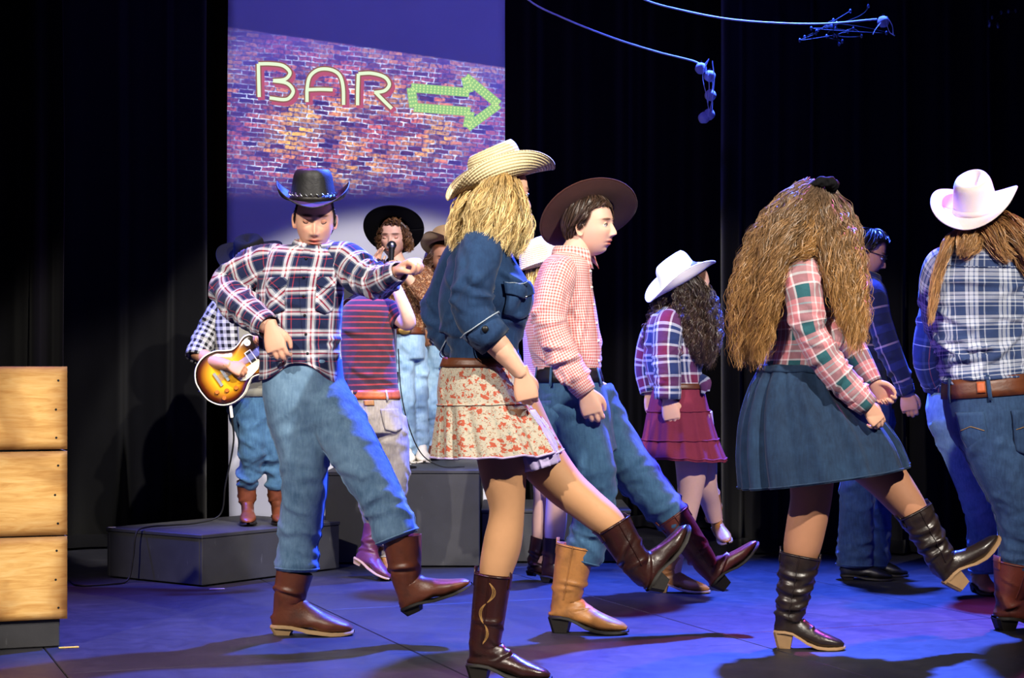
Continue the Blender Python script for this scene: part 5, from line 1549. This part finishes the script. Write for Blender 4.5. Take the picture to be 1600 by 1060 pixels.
P.long_hair([[(1548, 352, .02, 10), (1570, 362, -.08, 18), (1596, 392, -.10, 20), (1622, 432, -.10, 18), (1640, 480, -.1, 12)],
             [(1556, 344, .02, 10), (1580, 350, -.03, 16), (1606, 375, -.05, 16), (1640, 410, -.06, 14)],
             [(1500, 362, .01, 8), (1480, 384, -.09, 10), (1466, 430, -.10, 8), (1458, 478, -.10, 7), (1452, 512, -.10, 3)],
             [(1520, 370, -.03, 10), (1518, 376, -.08, 20), (1512, 388, -.12, 18), (1500, 405, -.13, 8)],
             [(1540, 362, .02, 12), (1552, 370, -.10, 22), (1562, 390, -.12, 16), (1580, 410, -.13, 8)]], M['hair_long'], 4500, .0008, (.005, 4), 26, 12, True, .0022)
P.hat((1524, 326, .0), (-.20, -.40, .90), (.40, .80, .45), M['felt_pink'], M['felt_pink'], .084, .100, .130, .085, .105, 1.15, .12, .80, .035, .30, lab='cream felt cowboy hat in pink light')
# ------------------------------------------------------------------ guitarist on the low platform
P = Person('guitarist in black hat and black and white checked shirt on the low platform', F / 315, 388, 820, .246)
T = P.sil([(360, 458, 402, 458, 20), (342, 470, 418, 470, 32), (332, 490, 426, 490, 38), (334, 530, 426, 530, 38), (342, 575, 426, 575, 36), (350, 622, 428, 622, 37)], 50, 60, 2.2, .82)
T.folds(14, .3, .98, .005, .012, .06, 40, 30, 101)
m = MB().loft(T, (False, False))
S1 = P.lim([(358, 474, -.01), (345, 484, -.02), (328, 516, -.02), (312, 545, -.06), (306, 560, -.09)], [14, 19, 19, 18, 16], 44, 40, 1.0, .62)
S1.folds(16, .3, .95, .005, .010, .05, 20, 25, 102)
S2 = P.lim([(405, 474, -.01), (420, 490, -.02), (438, 520, -.05), (446, 545, -.12)], [15, 19, 18, 15], 40, 36, 1.0, .62)
m.loft(S1, (False, False)).loft(S2, (False, False))
sh = P.part('checked_shirt', m, M['check_black'], solid=.002)
P.part('rolled_cuff', ring_band(S1, .86, 1.0, .004, 36), M['check_black'], sh, solid=.004, solid_off=1)
P.part('t_shirt', patch(T, 268, 318, .06, .98, .007, 20), M['grey_tee'], solid=.003)
jo, H, LL = trousers(P, [(352, 612, 428, 612, 36), (356, 642, 430, 642, 38), (364, 672, 428, 672, 30)],
    [([(390, 642, -.02), (394, 690, -.05), (391, 728, -.03), (387, 764, .0)], [27, 22.5, 16.5, 13.5]),
     ([(414, 642, .02), (426, 692, .0), (430, 730, .02), (432, 764, .04)], [26, 22, 16.5, 13.5])], M['jeans_teal'], seed=105, seams=False)
P.boot(P.g(388, .06), P.g(388, -.18), (385, 752, .0), 15.5, M['boot_brown'], M['sole_dark'], M['sole_dark'], .026, .95, seed=12, tabs=False)
P.boot(P.g(434, .10), P.g(440, -.14), (432, 752, .04), 15.5, M['boot_brown'], M['sole_dark'], M['sole_dark'], .026, .95, seed=12, tabs=False)
P.bare([(310, 552, -.07), (330, 564, -.15), (352, 570, -.22), (362, 572, -.235)], [12, 11.5, 9, 8])
P.bare([(446, 540, -.12), (432, 548, -.2), (418, 545, -.24)], [12, 10, 8])
P.hand((358, 571, -.235), (.85, -.15, -.35), (.1, -.9, .5), 'half', 1, .80)
P.hand((418, 545, -.245), (-.3, -.2, .8), (.6, .6, .2), 'grip', -1, .80)
P.lim([(395, 425, .0), (393, 450, .0), (390, 475, 0)], [14, 15, 22], 14, 20, 1, 1.0)
P.head((392, 420, -.03), (-.05, -.8, -.6), (0, -.6, .8), .95, True, (70, 80), hair=(.06, .05, .05), eyes='down')
P.finish(M['skin_tan'])
P.short_hair(M['hair_black'], 300, .0022, 1, .005, .1, 13, low=84, fr=(62, 180))
P.hat((391, 401, -.04), (-.05, -.52, .85), (0, -.85, -.5), M['felt_black'], M['belt_black'], .082, .098, .105, .085, .090, .75, .2, .84, .02, .2, lab='black felt cowboy hat bent over the guitar')

# ---- sunburst electric guitar
def guitar():
    Y = F / 315 - .17
    c = W(350, 589, Y)
    ex = nrm([.80, .06, .56]); ez = nrm(np.array([.06, -1, .12]) - np.array([.06, -1, .12]) @ ex * ex); ey = np.cross(ez, ex)
    k = .80
    g3 = lambda x, y, z: c + (ex * x + ey * y + ez * z) * k
    e = thing('electric_guitar', 'sunburst electric guitar hanging in front of the guitarist', 'guitar', g3(0, 0, 0))
    up = [(-.165, .0), (-.155, .07), (-.11, .135), (-.04, .166), (.04, .158), (.10, .122), (.14, .104), (.19, .112), (.235, .128), (.275, .118), (.295, .085), (.30, .04)]
    lo = [(.30, -.03), (.292, -.04), (.25, -.036), (.235, -.055), (.262, -.092), (.255, -.122), (.225, -.128), (.18, -.112), (.14, -.104), (.10, -.122), (.04, -.158), (-.04, -.166), (-.11, -.135), (-.155, -.07), (-.165, 0)]
    O = np.array(up + lo)
    K = np.concatenate([[0], np.cumsum(np.linalg.norm(np.diff(O, axis=0), axis=1))])
    O = crom(O, K, 160)
    m = MB(); rows = []; cols = []
    ctr = np.array([.04, 0.0])
    for f, z in ((1, -.022), (1, .018), (.985, .022), (.95, .024), (.85, .027), (.7, .030), (.5, .032), (.3, .033), (.1, .033), (.01, .033)):
        q = ctr + (O - ctr) * f
        rows.append(np.array([g3(x, y, z) for x, y in q]))
        a = np.array(lin('#f0b022')[:3]) ; b = np.array(lin('#7a2c0c')[:3]); d = np.array(lin('#160b06')[:3])
        w1 = np.clip((f - .58) / .18, 0, 1) * np.ones((160, 1)); w2 = np.clip((f - .78) / .12, 0, 1) * np.ones((160, 1))
        xx = np.clip((q[:, :1] - .10) / .12, 0, 1); w1 = np.maximum(w1, xx); w2 = np.maximum(w2, np.clip((q[:, :1] - .15) / .08, 0, 1))
        cols.append((a * (1 - w1) + b * w1) * (1 - w2) + d * w2)
    m.grid(np.stack(rows), None, np.stack(cols)); m.cap(rows[0])
    kk = NT('sunburst_lacquer', .15, .6); kk.base(kk.attr('tint')); kk.b.inputs['Coat Weight'].default_value = .6
    m.C[-1][:] = lin('#160b06')[:3]
    body = m.build('guitar_body', kk.m, e)
    cream = m_plain('cream_plastic', '#e6dcc0', .4, .4, .04, 30, 0); wine = m_plain('fretboard', '#2a1712', .45, .4, .2, 40, .1); amber = m_plain('amber_knob', '#b5651f', .25, .5, .1, 30, 0)
    for z in (.021, -.021):
        MB().loft(tube(np.array([g3(x * 1.0, y, z) for x, y in O]), .0035, 6, 160), (False, False)).build('binding', cream, body)
    def plate(poly, z, t, name, mat, par):
        q = np.array([g3(x, y, z + t) for x, y in poly]); b = np.array([g3(x, y, z) for x, y in poly])
        q = np.vstack([q, q[:1]]); b = np.vstack([b, b[:1]])
        return MB().grid(np.stack([b, q])).cap(q).build(name, mat, par, smooth=False)
    plate([(.06, -.045), (.10, -.036), (.235, -.036), (.235, -.052), (.20, -.085), (.14, -.098), (.10, -.10), (.07, -.085)], .036, .003, 'pickguard', cream, e)
    for x in (.085, .205):
        pu = plate([(x - .022, -.042), (x + .022, -.042), (x + .022, .042), (x - .022, .042)], .033, .010, 'pickup', cream if x > .1 else M['metal'], e)
        plate([(x - .016, -.036), (x + .016, -.036), (x + .016, .036), (x - .016, .036)], .043, .003, 'pickup_cover', M['rubber'] if x > .1 else M['metal'], pu)
    plate([(.005, -.042), (.022, -.042), (.022, .042), (.005, .042)], .034, .012, 'bridge', M['metal'], e)
    plate([(-.045, -.046), (-.028, -.046), (-.028, .046), (-.045, .046)], .034, .012, 'tailpiece', M['metal'], e)
    t = np.linspace(0, 2 * PI, 17)
    for x, y in ((-.03, -.085), (.025, -.105), (-.085, -.06), (-.07, -.115)):
        kn = MB(); R = lambda r, z: np.array([g3(x + r * math.cos(a), y + r * math.sin(a), z) for a in t])
        kn.grid(np.stack([R(.014, .028), R(.013, .042), R(.011, .045)])); kn.cap(R(.011, .045)); kn.build('knob', amber, e)
    x, y = .235, .085; R = lambda r, z: np.array([g3(x + r * math.cos(a), y + r * math.sin(a), z) for a in t])
    sw = MB().grid(np.stack([R(.020, .028), R(.020, .037)])).cap(R(.020, .037)).build('switch_plate', cream, e)
    MB().loft(tube([g3(x, y, .037), g3(x + .004, y, .058)], .003, 6)).build('switch', cream, sw)
    nk = MB().loft(Loft([g3(.23, 0, .03), g3(.5, 0, .028), g3(.80, 0, .022)], [ey * .029 * k, ey * .026 * k, ey * .022 * k], [ez * -.014 * k, ez * -.013 * k, ez * -.012 * k], 20, 16, 3)).build('neck', M['boot_two'], e)
    fb = MB().box(g3(.515, 0, .043), ex * .285 * k, ey * .026 * k, ez * .003 * k, .0008).build('fretboard', wine, nk, smooth=False)
    for i in range(16):
        x = .26 + .5 * (1 - 2 ** (-i / 12)) * 1.55
        if x > .79: break
        MB().loft(tube([g3(x, -.025, .0465), g3(x, .025, .0465)], .0012, 5)).build('fret', M['metal'], fb)
    for i in range(6):
        y = -.018 + i * .0072
        MB().loft(tube([g3(-.03, y, .049), g3(.80, y * .85, .050)], .0007, 5)).build('string', M['metal'], e)
    plate([(.80, -.03), (.84, -.038), (.95, -.042), (.98, -.02), (.975, 0), (.98, .02), (.95, .042), (.84, .038), (.80, .03)], .01, .016, 'headstock', M['rubber'], e)
    st = [g3(-.16, 0, -.01), W(330, 560, Y + .22), W(352, 500, Y + .26), W(372, 470, Y + .12), W(400, 478, Y + .06), g3(.28, .1, -.02)]
    MB().loft(limb(st, np.full(6, .022), 50, 10, .14, (0, 0, 1))).build('strap', M['belt_black'], e)
    return g3
g3 = guitar()
j = g3(-.06, -.155, 0)
cb = thing('guitar_cable', 'thin black cord running from the guitar over the low platform to the floor', 'cable', (j[0], j[1], 0))
pts = [j, j + [.008, 0, -.07], W(365, 690, 8.75), W(352, 760, 8.8), np.array([-1.44, 8.84, .29])]
pts += [np.array([-1.54, 8.78, .256]), np.array([-1.64, 8.65, .256]), np.array([-1.738, 8.536, .256]), np.array([-1.776, 8.484, .238]), np.array([-1.790, 8.466, .12]), np.array([-1.81, 8.44, .014]), np.array([-1.87, 8.36, .006]), np.array([-2.0, 8.30, .006]), np.array([-2.1, 8.5, .006])]
MB().loft(tube(pts, .0045, 8, 120)).build('cord', M['rubber'], cb)
MB().loft(tube([j, j + [.008, 0, -.07]], .008, 10, 8)).build('plug', M['white_cloth'], cb)
# ------------------------------------------------------------------ dancer in striped shirt
P = Person('dancer in red striped t-shirt and grey jeans seen from behind', F / 325, 590, 905)
T = P.sil([(562, 462, 600, 464, 17), (546, 470, 612, 470, 28), (535, 484, 616, 486, 38), (532, 512, 615, 512, 40), (533, 545, 617, 545, 40), (536, 580, 620, 580, 40), (542, 617, 623, 613, 42)], 60, 64, 2.2, .82)
T.folds(20, .3, .98, .006, .012, .07, 35, 30, 111)
m = MB().loft(T, (False, False))
S1 = P.lim([(598, 478, .0), (608, 486, -.01), (618, 497, -.03), (624, 502, -.04)], [14, 18, 17, 15], 24, 36, 1.0, .6)
S2 = P.lim([(550, 480, .02), (540, 490, .06), (535, 505, .10)], [16, 18, 16], 24, 36, 1.0, .6)
m.loft(S1, (False, False)).loft(S2, (False, False))
sh = P.part('striped_t_shirt', m, M['stripe_red'], solid=.002)
P.part('neck_rib', MB().loft(tube(np.vstack([T.P[0], T.P[0][:1]]), .005, 6, 66), (False, False)), M['stripe_red'], sh)
jo, H, LL = trousers(P, [(545, 610, 622, 610, 41), (549, 645, 629, 645, 44), (562, 678, 634, 676, 40)],
    [([(606, 655, .0), (616, 715, -.02), (614, 768, .0), (602, 820, .04), (590, 850, .04)], [30, 23, 20, 17, 17]),
     ([(572, 655, .05), (572, 720, .06), (582, 790, .08), (600, 850, .10), (602, 872, .10)], [30, 24, 20, 17, 16])], M['jeans_grey'], seed=115)
belt(P, H, .0, .20, M['belt_orange'], jo)
loops(P, H, -.02, .24, (225, 300), M['jeans_grey'], jo)
for a0, a1 in ((208, 252), (282, 328)): P.part('pocket', patch(H, a0, a1, .42, .90, .006, 12, .16), M['jeans_grey'], jo, solid=.003, solid_off=1)
P.part('belt_label', patch(H, 252, 272, .22, .34, .006, 6), M['boot_tan'], jo, solid=.002)
P.boot((556, 882, .03), (608, 909, -.10), (586, 822, .04), 17, M['boot_purple'], M['sole_tan'], M['sole_tan'], .026, 1.1, seed=13, tabs=False)
P.boot(P.g(596, .12), P.g(618, -.08), (601, 845, .10), 16, M['boot_tan'], M['sole_tan'], M['sole_tan'], .022, 1.1, seed=13, tabs=False)
P.bare([(612, 490, -.02), (626, 500, -.05), (638, 506, -.08), (636, 492, -.12), (626, 466, -.14), (617, 444, -.14)], [12, 12, 12, 11, 9.5, 8])
P.bare([(540, 492, .08), (530, 520, .16), (545, 520, .26)], [13, 11, 8])
P.hand((617, 444, -.14), (-.2, 0, 1), (0, -1, 0), 'half', 1, .9)
P.hand((545, 520, .26), (.8, .3, 0), (0, 0, 1), 'half', -1, .9)
P.lim([(590, 442, .10), (584, 458, .05), (580, 480, .0)], [16, 17, 24], 14, 20, 1, 1.0)
P.head((592, 440, .16), (.1, .75, -.65), (0, .6, .8), .92, False, hair=(.10, .07, .06))
P.finish(M['skin_pale'])
P.short_hair(M['hair_dark'], 500, .0024, 1, .008, .3, 19)

# ------------------------------------------------------------------ singer on the tall block
P = Person('singer in wide black hat and brown floral blouse standing on the tall block', F / 283, 640, 724, HB)
T = P.sil([(612, 410, 640, 410, 14), (602, 418, 656, 418, 26), (598, 445, 668, 445, 32), (600, 480, 668, 480, 32), (610, 504, 664, 504, 30), (614, 518, 662, 518, 30)], 50, 60, 2.2, .82)
T.folds(22, .2, .98, .007, .010, .06, 40, 30, 121)
m = MB().loft(T, (False, False))
S1 = P.lim([(612, 424, .0), (604, 430, -.02), (592, 452, -.10), (588, 438, -.16)], [12, 16, 14, 11], 30, 32, 1.0, .6)
S2 = P.lim([(648, 424, .0), (660, 434, -.02), (674, 470, -.06), (664, 466, -.14), (640, 440, -.22)], [14, 19, 19, 16, 11], 40, 32, 1.0, .6)
S2.folds(18, .1, .9, .006, .010, .05, 30, 30, 122)
m.loft(S1, (False, False)).loft(S2, (False, False))
P.part('floral_blouse', m, M['floral_brown'], solid=.002)
P.part('scarf', MB().loft(tube([P.w(x) for x in ((606, 408, -.06), (622, 416, -.10), (640, 430, -.12), (655, 470, -.12))], np.array([5, 7, 6, 3]) / P.s, 12, 30)), M['black_cloth'])
jo, H, LL = trousers(P, [(615, 512, 662, 512, 30), (614, 538, 664, 538, 31), (616, 562, 664, 562, 27)],
    [([(629, 545, -.02), (632, 605, -.04), (636, 655, -.02), (635, 712, .0)], [19, 15.5, 13, 14]),
     ([(650, 545, .04), (654, 605, .04), (657, 655, .05), (657, 712, .06)], [18, 15, 12.5, 13])], M['jeans_light'], seed=125, seams=False)
belt(P, H, .0, .22, M['belt_brown'], jo, 262)
for x, d in ((633, .04), (657, .10)): P.boot(P.g(x, d), P.g(x + 6, d - .22), (x + 1, 690, d - .02), 11, M['shoe_white'], M['shoe_white'], M['shoe_white'], .02, 1.1, name='shoe', tabs=False)
P.bare([(590, 446, -.13), (587, 428, -.18), (587, 418, -.19)], [9, 7, 6.5]); P.bare([(648, 446, -.2), (628, 424, -.26)], [9, 6.5])
P.hand((587, 420, -.19), (.15, -.25, 1), (-.5, .3, .2), 'open', 1, .78)
P.hand((626, 423, -.265), (-.5, -.3, .6), (.7, .4, .5), 'grip', -1, .78)
P.lim([(615, 385, .0), (618, 402, .0), (622, 422, 0)], [12, 12.5, 20], 14, 20, 1, 1.0)
P.head((614, 372, -.01), (-.12, -1, -.05), (0, 0, 1), .95, True, (100, 110), hair=(.16, .10, .07), eyes='down')
P.finish(M['skin'])
P.long_hair([[(604, 350, -.06, 4), (596, 362, -.06, 5), (594, 378, -.05, 5), (597, 392, -.04, 4)], [(624, 350, -.06, 4), (633, 361, -.06, 5), (637, 378, -.05, 6), (638, 396, -.03, 5)],
             [(601, 353, -.06, 3), (612, 347, -.085, 4), (627, 350, -.08, 4)], [(630, 360, -.02, 6), (638, 378, -.01, 6), (640, 394, .0, 5)], [(600, 360, .0, 6), (594, 376, .0, 5), (596, 392, .0, 4)]],
            M['hair_curl'], 2000, .0012, (.008, 24), 24, 21, True, .002)
P.hat((615, 358, .02), (.02, .66, .75), (0, -.75, .66), M['felt_black'], M['belt_black'], .082, .098, .10, .085, .085, .25, .05, .84, .02, .15, lab='wide brimmed black felt hat')

mic = thing('microphone', 'handheld microphone in front of the singer', 'microphone', P.w((612, 418, -.26)))
p0, p1 = P.w((611, 424, -.28)), P.w((612, 388, -.20))
MB().loft(limb([p0, p0 * .4 + p1 * .6, p1], [.010, .014, .017], 20, 16)).build('handle', M['black_plastic'], mic)
MB().loft(limb([p1 * .95 + p0 * .05, p1 * 1.02 - p0 * .02], [.0185, .0185], 6, 16)).build('ring', M['metal'], mic)
MB().grid(ball(p1 + nrm(p1 - p0) * .018, .026, 14)).build('grille', M['metal'], mic)
ms = thing('microphone_stand', 'thin microphone stand beside the singer behind the striped shirt', 'microphone stand', (W(618, 0, 9.32)[0], 9.32, HB))
b = np.array([W(618, 0, 9.32)[0], 9.32, HB])
MB().loft(tube([b + [0, 0, .01], b + [0, 0, .48]], .010, 10)).build('lower_pole', M['black_plastic'], ms)
MB().loft(tube([b + [0, 0, .46], b + [0, 0, .80]], .006, 10)).build('upper_pole', M['metal'], ms)
MB().loft(tube([b + [0, 0, .44], b + [0, 0, .50]], .016, 12)).build('clutch', M['black_plastic'], ms)
t = np.linspace(0, 2 * PI, 33); R = lambda r, z: b + np.stack([r * np.cos(t), r * np.sin(t), z + 0 * t], 1)
MB().grid(np.stack([R(.11, 0), R(.11, .012), R(.02, .022)])).cap(R(.02, .022)).build('base', M['black_plastic'], ms)
mc = thing('microphone_cable', 'thin dark cable hanging from the microphone stand to the tall block', 'cable', b + [.05, 0, 0])
MB().loft(tube([b + [.015, -.01, .62], b + [.03, -.02, .40], b + [.07, -.02, .22], b + [.14, -.02, .07], b + [.24, -.03, .010], b + [.36, -.03, .008]], .0035, 6, 60)).build('cord', M['rubber'], mc)

# ------------------------------------------------------------------ girl behind the singer
P = Person('girl with curly hair and tan hat behind the singer on the block', F / 273, 682, 716, HB, dx=1)
T = P.sil([(676, 430, 700, 430, 12), (664, 438, 712, 438, 22), (657, 468, 710, 468, 27), (658, 500, 706, 500, 27), (660, 532, 704, 532, 27)], 40, 50, 2.2, .82)
T.folds(14, .3, .98, .006, .012, .06, 35, 30, 131)
m = MB().loft(T, (False, False))
S1 = P.lim([(672, 444, -.01), (662, 455, -.01), (656, 490, .0), (662, 520, -.06)], [13, 15, 14, 10], 30, 30, 1.0, .6)
S2 = P.lim([(704, 444, -.01), (714, 455, .0), (720, 490, .02), (716, 520, -.04)], [13, 15, 14, 10], 30, 30, 1.0, .6)
m.loft(S1, (False, False)).loft(S2, (False, False))
P.part('plaid_shirt', m, M['check_brown'], solid=.002)
jo, H, LL = trousers(P, [(660, 528, 704, 528, 27), (659, 555, 706, 555, 28), (663, 575, 704, 575, 24)],
    [([(672, 562, -.02), (672, 625, -.03), (672, 675, .0), (669, 712, .0)], [17, 14, 12, 12]),
     ([(694, 562, .02), (698, 625, .02), (699, 675, .04), (698, 712, .04)], [17, 14, 12, 12])], M['jeans_light'], seed=135, seams=False)
belt(P, H, .0, .2, M['belt_black'], jo, 268, bmat=M['metal'])
for x, d in ((669, .04), (698, .08)): P.boot(P.g(x, d), P.g(x + 8, d - .2), (x + 1, 690, d - .02), 11, M['boot_brown'], M['sole_dark'], M['sole_dark'], .02, 1.1, name='shoe', tabs=False)
P.hand((663, 522, -.07), (.2, -.2, -1), (-.6, -.6, 0), 'half', 1, .8); P.hand((715, 522, -.05), (-.2, -.2, -1), (.6, -.6, 0), 'half', -1, .8)
P.lim([(688, 415, .0), (688, 430, .0), (688, 446, 0)], [11.5, 12, 18], 14, 20, 1, 1.0)
P.head((690, 406, -.01), (.28, -.94, -.06), (0, 0, 1), .93, True, (100, 110), hair=(.25, .17, .11), eyes='open')
P.finish(M['skin_tan'])
P.long_hair([[(676, 394, -.03, 4), (668, 412, -.03, 6), (664, 434, -.05, 7), (664, 456, -.06, 5)], [(676, 396, -.06, 3), (671, 408, -.07, 4), (669, 426, -.08, 5), (671, 446, -.09, 4)],
             [(704, 392, -.03, 4), (712, 412, -.03, 7), (714, 436, -.04, 7)]], M['hair_curl'], 1500, .0012, (.008, 18), 26, 22, True, .002)
P.hat((692, 384, .0), (-.03, .34, .94), (.42, -.86, .25), M['felt_tan'], M['belt_brown'], .078, .092, .10, .06, .075, 1.5, .1, .84, .02, .2, lab='tan felt cowboy hat')

# ------------------------------------------------------------------ girl hidden between denim shirt and gingham shirt
P = Person('girl in pale straw hat, almost hidden between the denim and gingham shirts', F / 330, 850, 910)
T = P.sil([(832, 440, 868, 440, 20), (818, 450, 882, 450, 36), (816, 500, 884, 500, 40), (818, 560, 880, 560, 36), (818, 600, 882, 600, 38)], 30, 40, 2.2, .82)
S1 = P.lim([(850, 455, -.1), (845, 520, -.13), (850, 580, -.12)], [20, 18, 13], 24, 24, 1, .62); S2 = P.lim([(850, 455, .1), (848, 520, .13), (855, 580, .12)], [20, 18, 13], 24, 24, 1, .62)
P.part('pink_shirt', MB().loft(T, (False, False)).loft(S1, (False, False)).loft(S2, (False, False)), M['gingham_pink'], solid=.002)
SK = P.sil([(820, 595, 880, 595, 38), (812, 650, 890, 650, 46), (806, 720, 898, 720, 54)], 30, 90, 2.1, 0); SK.waves(11, .01, .1, 141)
P.part('skirt', MB().loft(SK, (False, False)), M['denim_skirt'], solid=.0015)
A = P.lim([(868, 700, -.04), (870, 770, -.03), (868, 820, .0), (862, 880, .0)], [24, 17, 17, 11], 36, 26, 1, .9); B_ = P.lim([(848, 700, .06), (850, 770, .06), (848, 820, .08), (843, 880, .08)], [24, 17, 17, 11], 36, 26, 1, .9)
P.part('tights', MB().loft(A).loft(B_), M['tights_pale'])
P.boot(P.g(850, .0), P.g(912, -.1), (865, 842, .0), 17, M['boot_dark'], M['sole_dark'], M['sole_dark'], .03, 1, seed=14, tabs=False)
P.boot((826, 900, .08), (872, 905, .0), (846, 842, .08), 17, M['boot_dark'], M['sole_dark'], M['sole_dark'], .03, 1, seed=15, tabs=False)
P.hand((850, 582, -.12), (0, 0, -1), (0, -1, 0), 'half', 1, .85); P.hand((855, 582, .12), (0, 0, -1), (0, 1, 0), 'half', -1, .85)
P.lim([(850, 425, .0), (850, 440, .0), (850, 460, 0)], [15, 16, 24], 14, 20, 1, 1.0)
P.head((852, 425, .0), (.9, .3, 0), (0, 0, 1), .95, False, hair=(.5, .36, .2), ears=())
P.finish(M['skin'])
P.long_hair([[(836, 415, -.05, 10), (830, 435, -.08, 12), (828, 470, -.09, 10), (830, 500, -.08, 6)], [(850, 415, -.07, 10), (848, 440, -.1, 12), (846, 480, -.1, 9)]], M['hair_blond'], 400, .0018, (.006, 8), 20, 24, True, .003)
P.hat((846, 416, .0), (-.18, -.05, .98), (.93, .2, .2), M['straw_pale'], None, .088, .104, .125, .07, .075, .5, .25, .82, .012, .1, domed=True, lab='pale straw hat')
# ------------------------------------------------------------------ wires and lamps hanging above
M['wire_light'] = m_plain('pale_wire', '#c9ccd6', .5, .4, .05, 30, 0)
def wire(label, pts, r=.006, Y=9.3, mat='wire_light'):
    P_ = np.array([W(a, b, Y) for a, b in pts])
    e = thing('overhead_cable', label, 'cable', P_[-1])
    MB().loft(tube(P_, r, 8, 60)).build('cord', M[mat], e)
    return e
wire('thin overhead cable curving from the screen down to the lantern string', [(770, -60), (826, 0), (880, 28), (960, 60), (1030, 82), (1085, 96), (1100, 104)], .0048, 9.3)
wire('thin overhead cable curving across the top behind the right curtain edge', [(930, -40), (1008, 0), (1070, 17), (1140, 30), (1215, 36), (1290, 37), (1370, 30)], .0048, 9.3)
M['lantern'] = m_plain('white_lantern_paper', '#a8a6bc', .8, .2, .08, 60, .3)
def lantern_string(label, top, balls, rr, extra, Y=9.3):
    e = thing('string_lights', label, 'string lights', W(balls[-1][0], balls[-1][1], Y))
    pts = [W(*top, Y)] + [W(a + 3, b, Y + .02) for a, b in balls]
    MB().loft(tube(np.array(pts), .003, 6, 60)).build('wire', M['wire_light'], e)
    for i, (a, b) in enumerate(balls):
        B3 = ball(W(a, b, Y), rr, 14)
        n = nrm(np.array([0, 0, 1.0])); B3 = B3 + (B3 - W(a, b, Y)) * .04 * snoise(B3, 300, i)[..., None]
        q = MB().grid(B3).build('lantern_ball', M['lantern'], e)
        MB().loft(tube([W(a, b, Y) + [0, 0, rr * .9], W(a, b, Y) + [0, 0, rr * 1.35]], .006, 8)).build('socket', M['rubber'], q)
    for pt in extra: MB().loft(tube(np.array([W(a, b, Y - .03) for a, b in pt]), .0022, 5, 20)).build('twig_wire', M['wire_light'], e)
lantern_string('string of five small white paper lantern balls at the curtain edge', (1108, 92), [(1095, 107), (1109, 119), (1110, 149), (1108, 179), (1100, 184)], .030,
               [[(1108, 92), (1098, 118), (1104, 150), (1108, 175)], [(1113, 95), (1116, 125), (1112, 160), (1106, 182)], [(1102, 100), (1108, 130), (1106, 165)]])
lantern_string('single white lantern ball with paper cones near the top right', (1386, 26), [(1380, 34)], .030,
               [[(1386, 26), (1394, 40), (1396, 54)], [(1376, 36), (1368, 46), (1364, 54)], [(1384, 30), (1390, 50), (1398, 56)]])
M['glass_bulb'] = m_plain('clear_bulb', '#55607a', .15, .6, .05, 30, 0)
def tangle(label, c, n, sxy, seed, Y=9.35):
    g = np.random.default_rng(seed)
    e = thing('fairy_lights', label, 'string lights', W(c[0], c[1], Y))
    pts = [W(c[0], -90, Y)] + [W(c[0] + g.normal() * sxy[0], c[1] + g.normal() * sxy[1], Y + g.normal() * .03) for _ in range(n)]
    MB().loft(tube(np.array(pts), .0025, 5, 160)).build('wire', M['rubber'], e)
    for p in pts[1:]: MB().grid(ball(p, .009, 7, (.8, .8, 1.3))).build('bulb', M['glass_bulb'], e)
tangle('tangle of small dark fairy lights near the top right', (1312, 48), 22, (22, 15), 3)
tangle('small cluster of dark fairy lights at the upper right corner', (1555, 36), 9, (14, 10), 4)
# tape marks
for lab, p, sz, hx in (('small pale tape mark on the corner of the low platform', (-1.935, 8.668, .2435), (.018, .010), '#d8cfb8'),
                       ('yellow tape mark on the floor beside the wooden counter', (-1.60, 6.47, .0022), (.035, .012), '#c9a52c'),
                       ('small white tape mark on the floor before the low platform', (-1.35, 8.20, .0022), (.035, .010), '#a9a6b4')):
    o = MB().box((0, 0, 0), (sz[0], 0, 0), (0, sz[1], 0), (0, 0, .0008)).build('tape_mark', m_plain('tape_' + hx[1:], hx, .7, .3, .1, 60, .1), None, (0, 0, 0), False)
    o.location = p; o.rotation_euler = (0, 0, .3); tag(o, lab, 'tape')
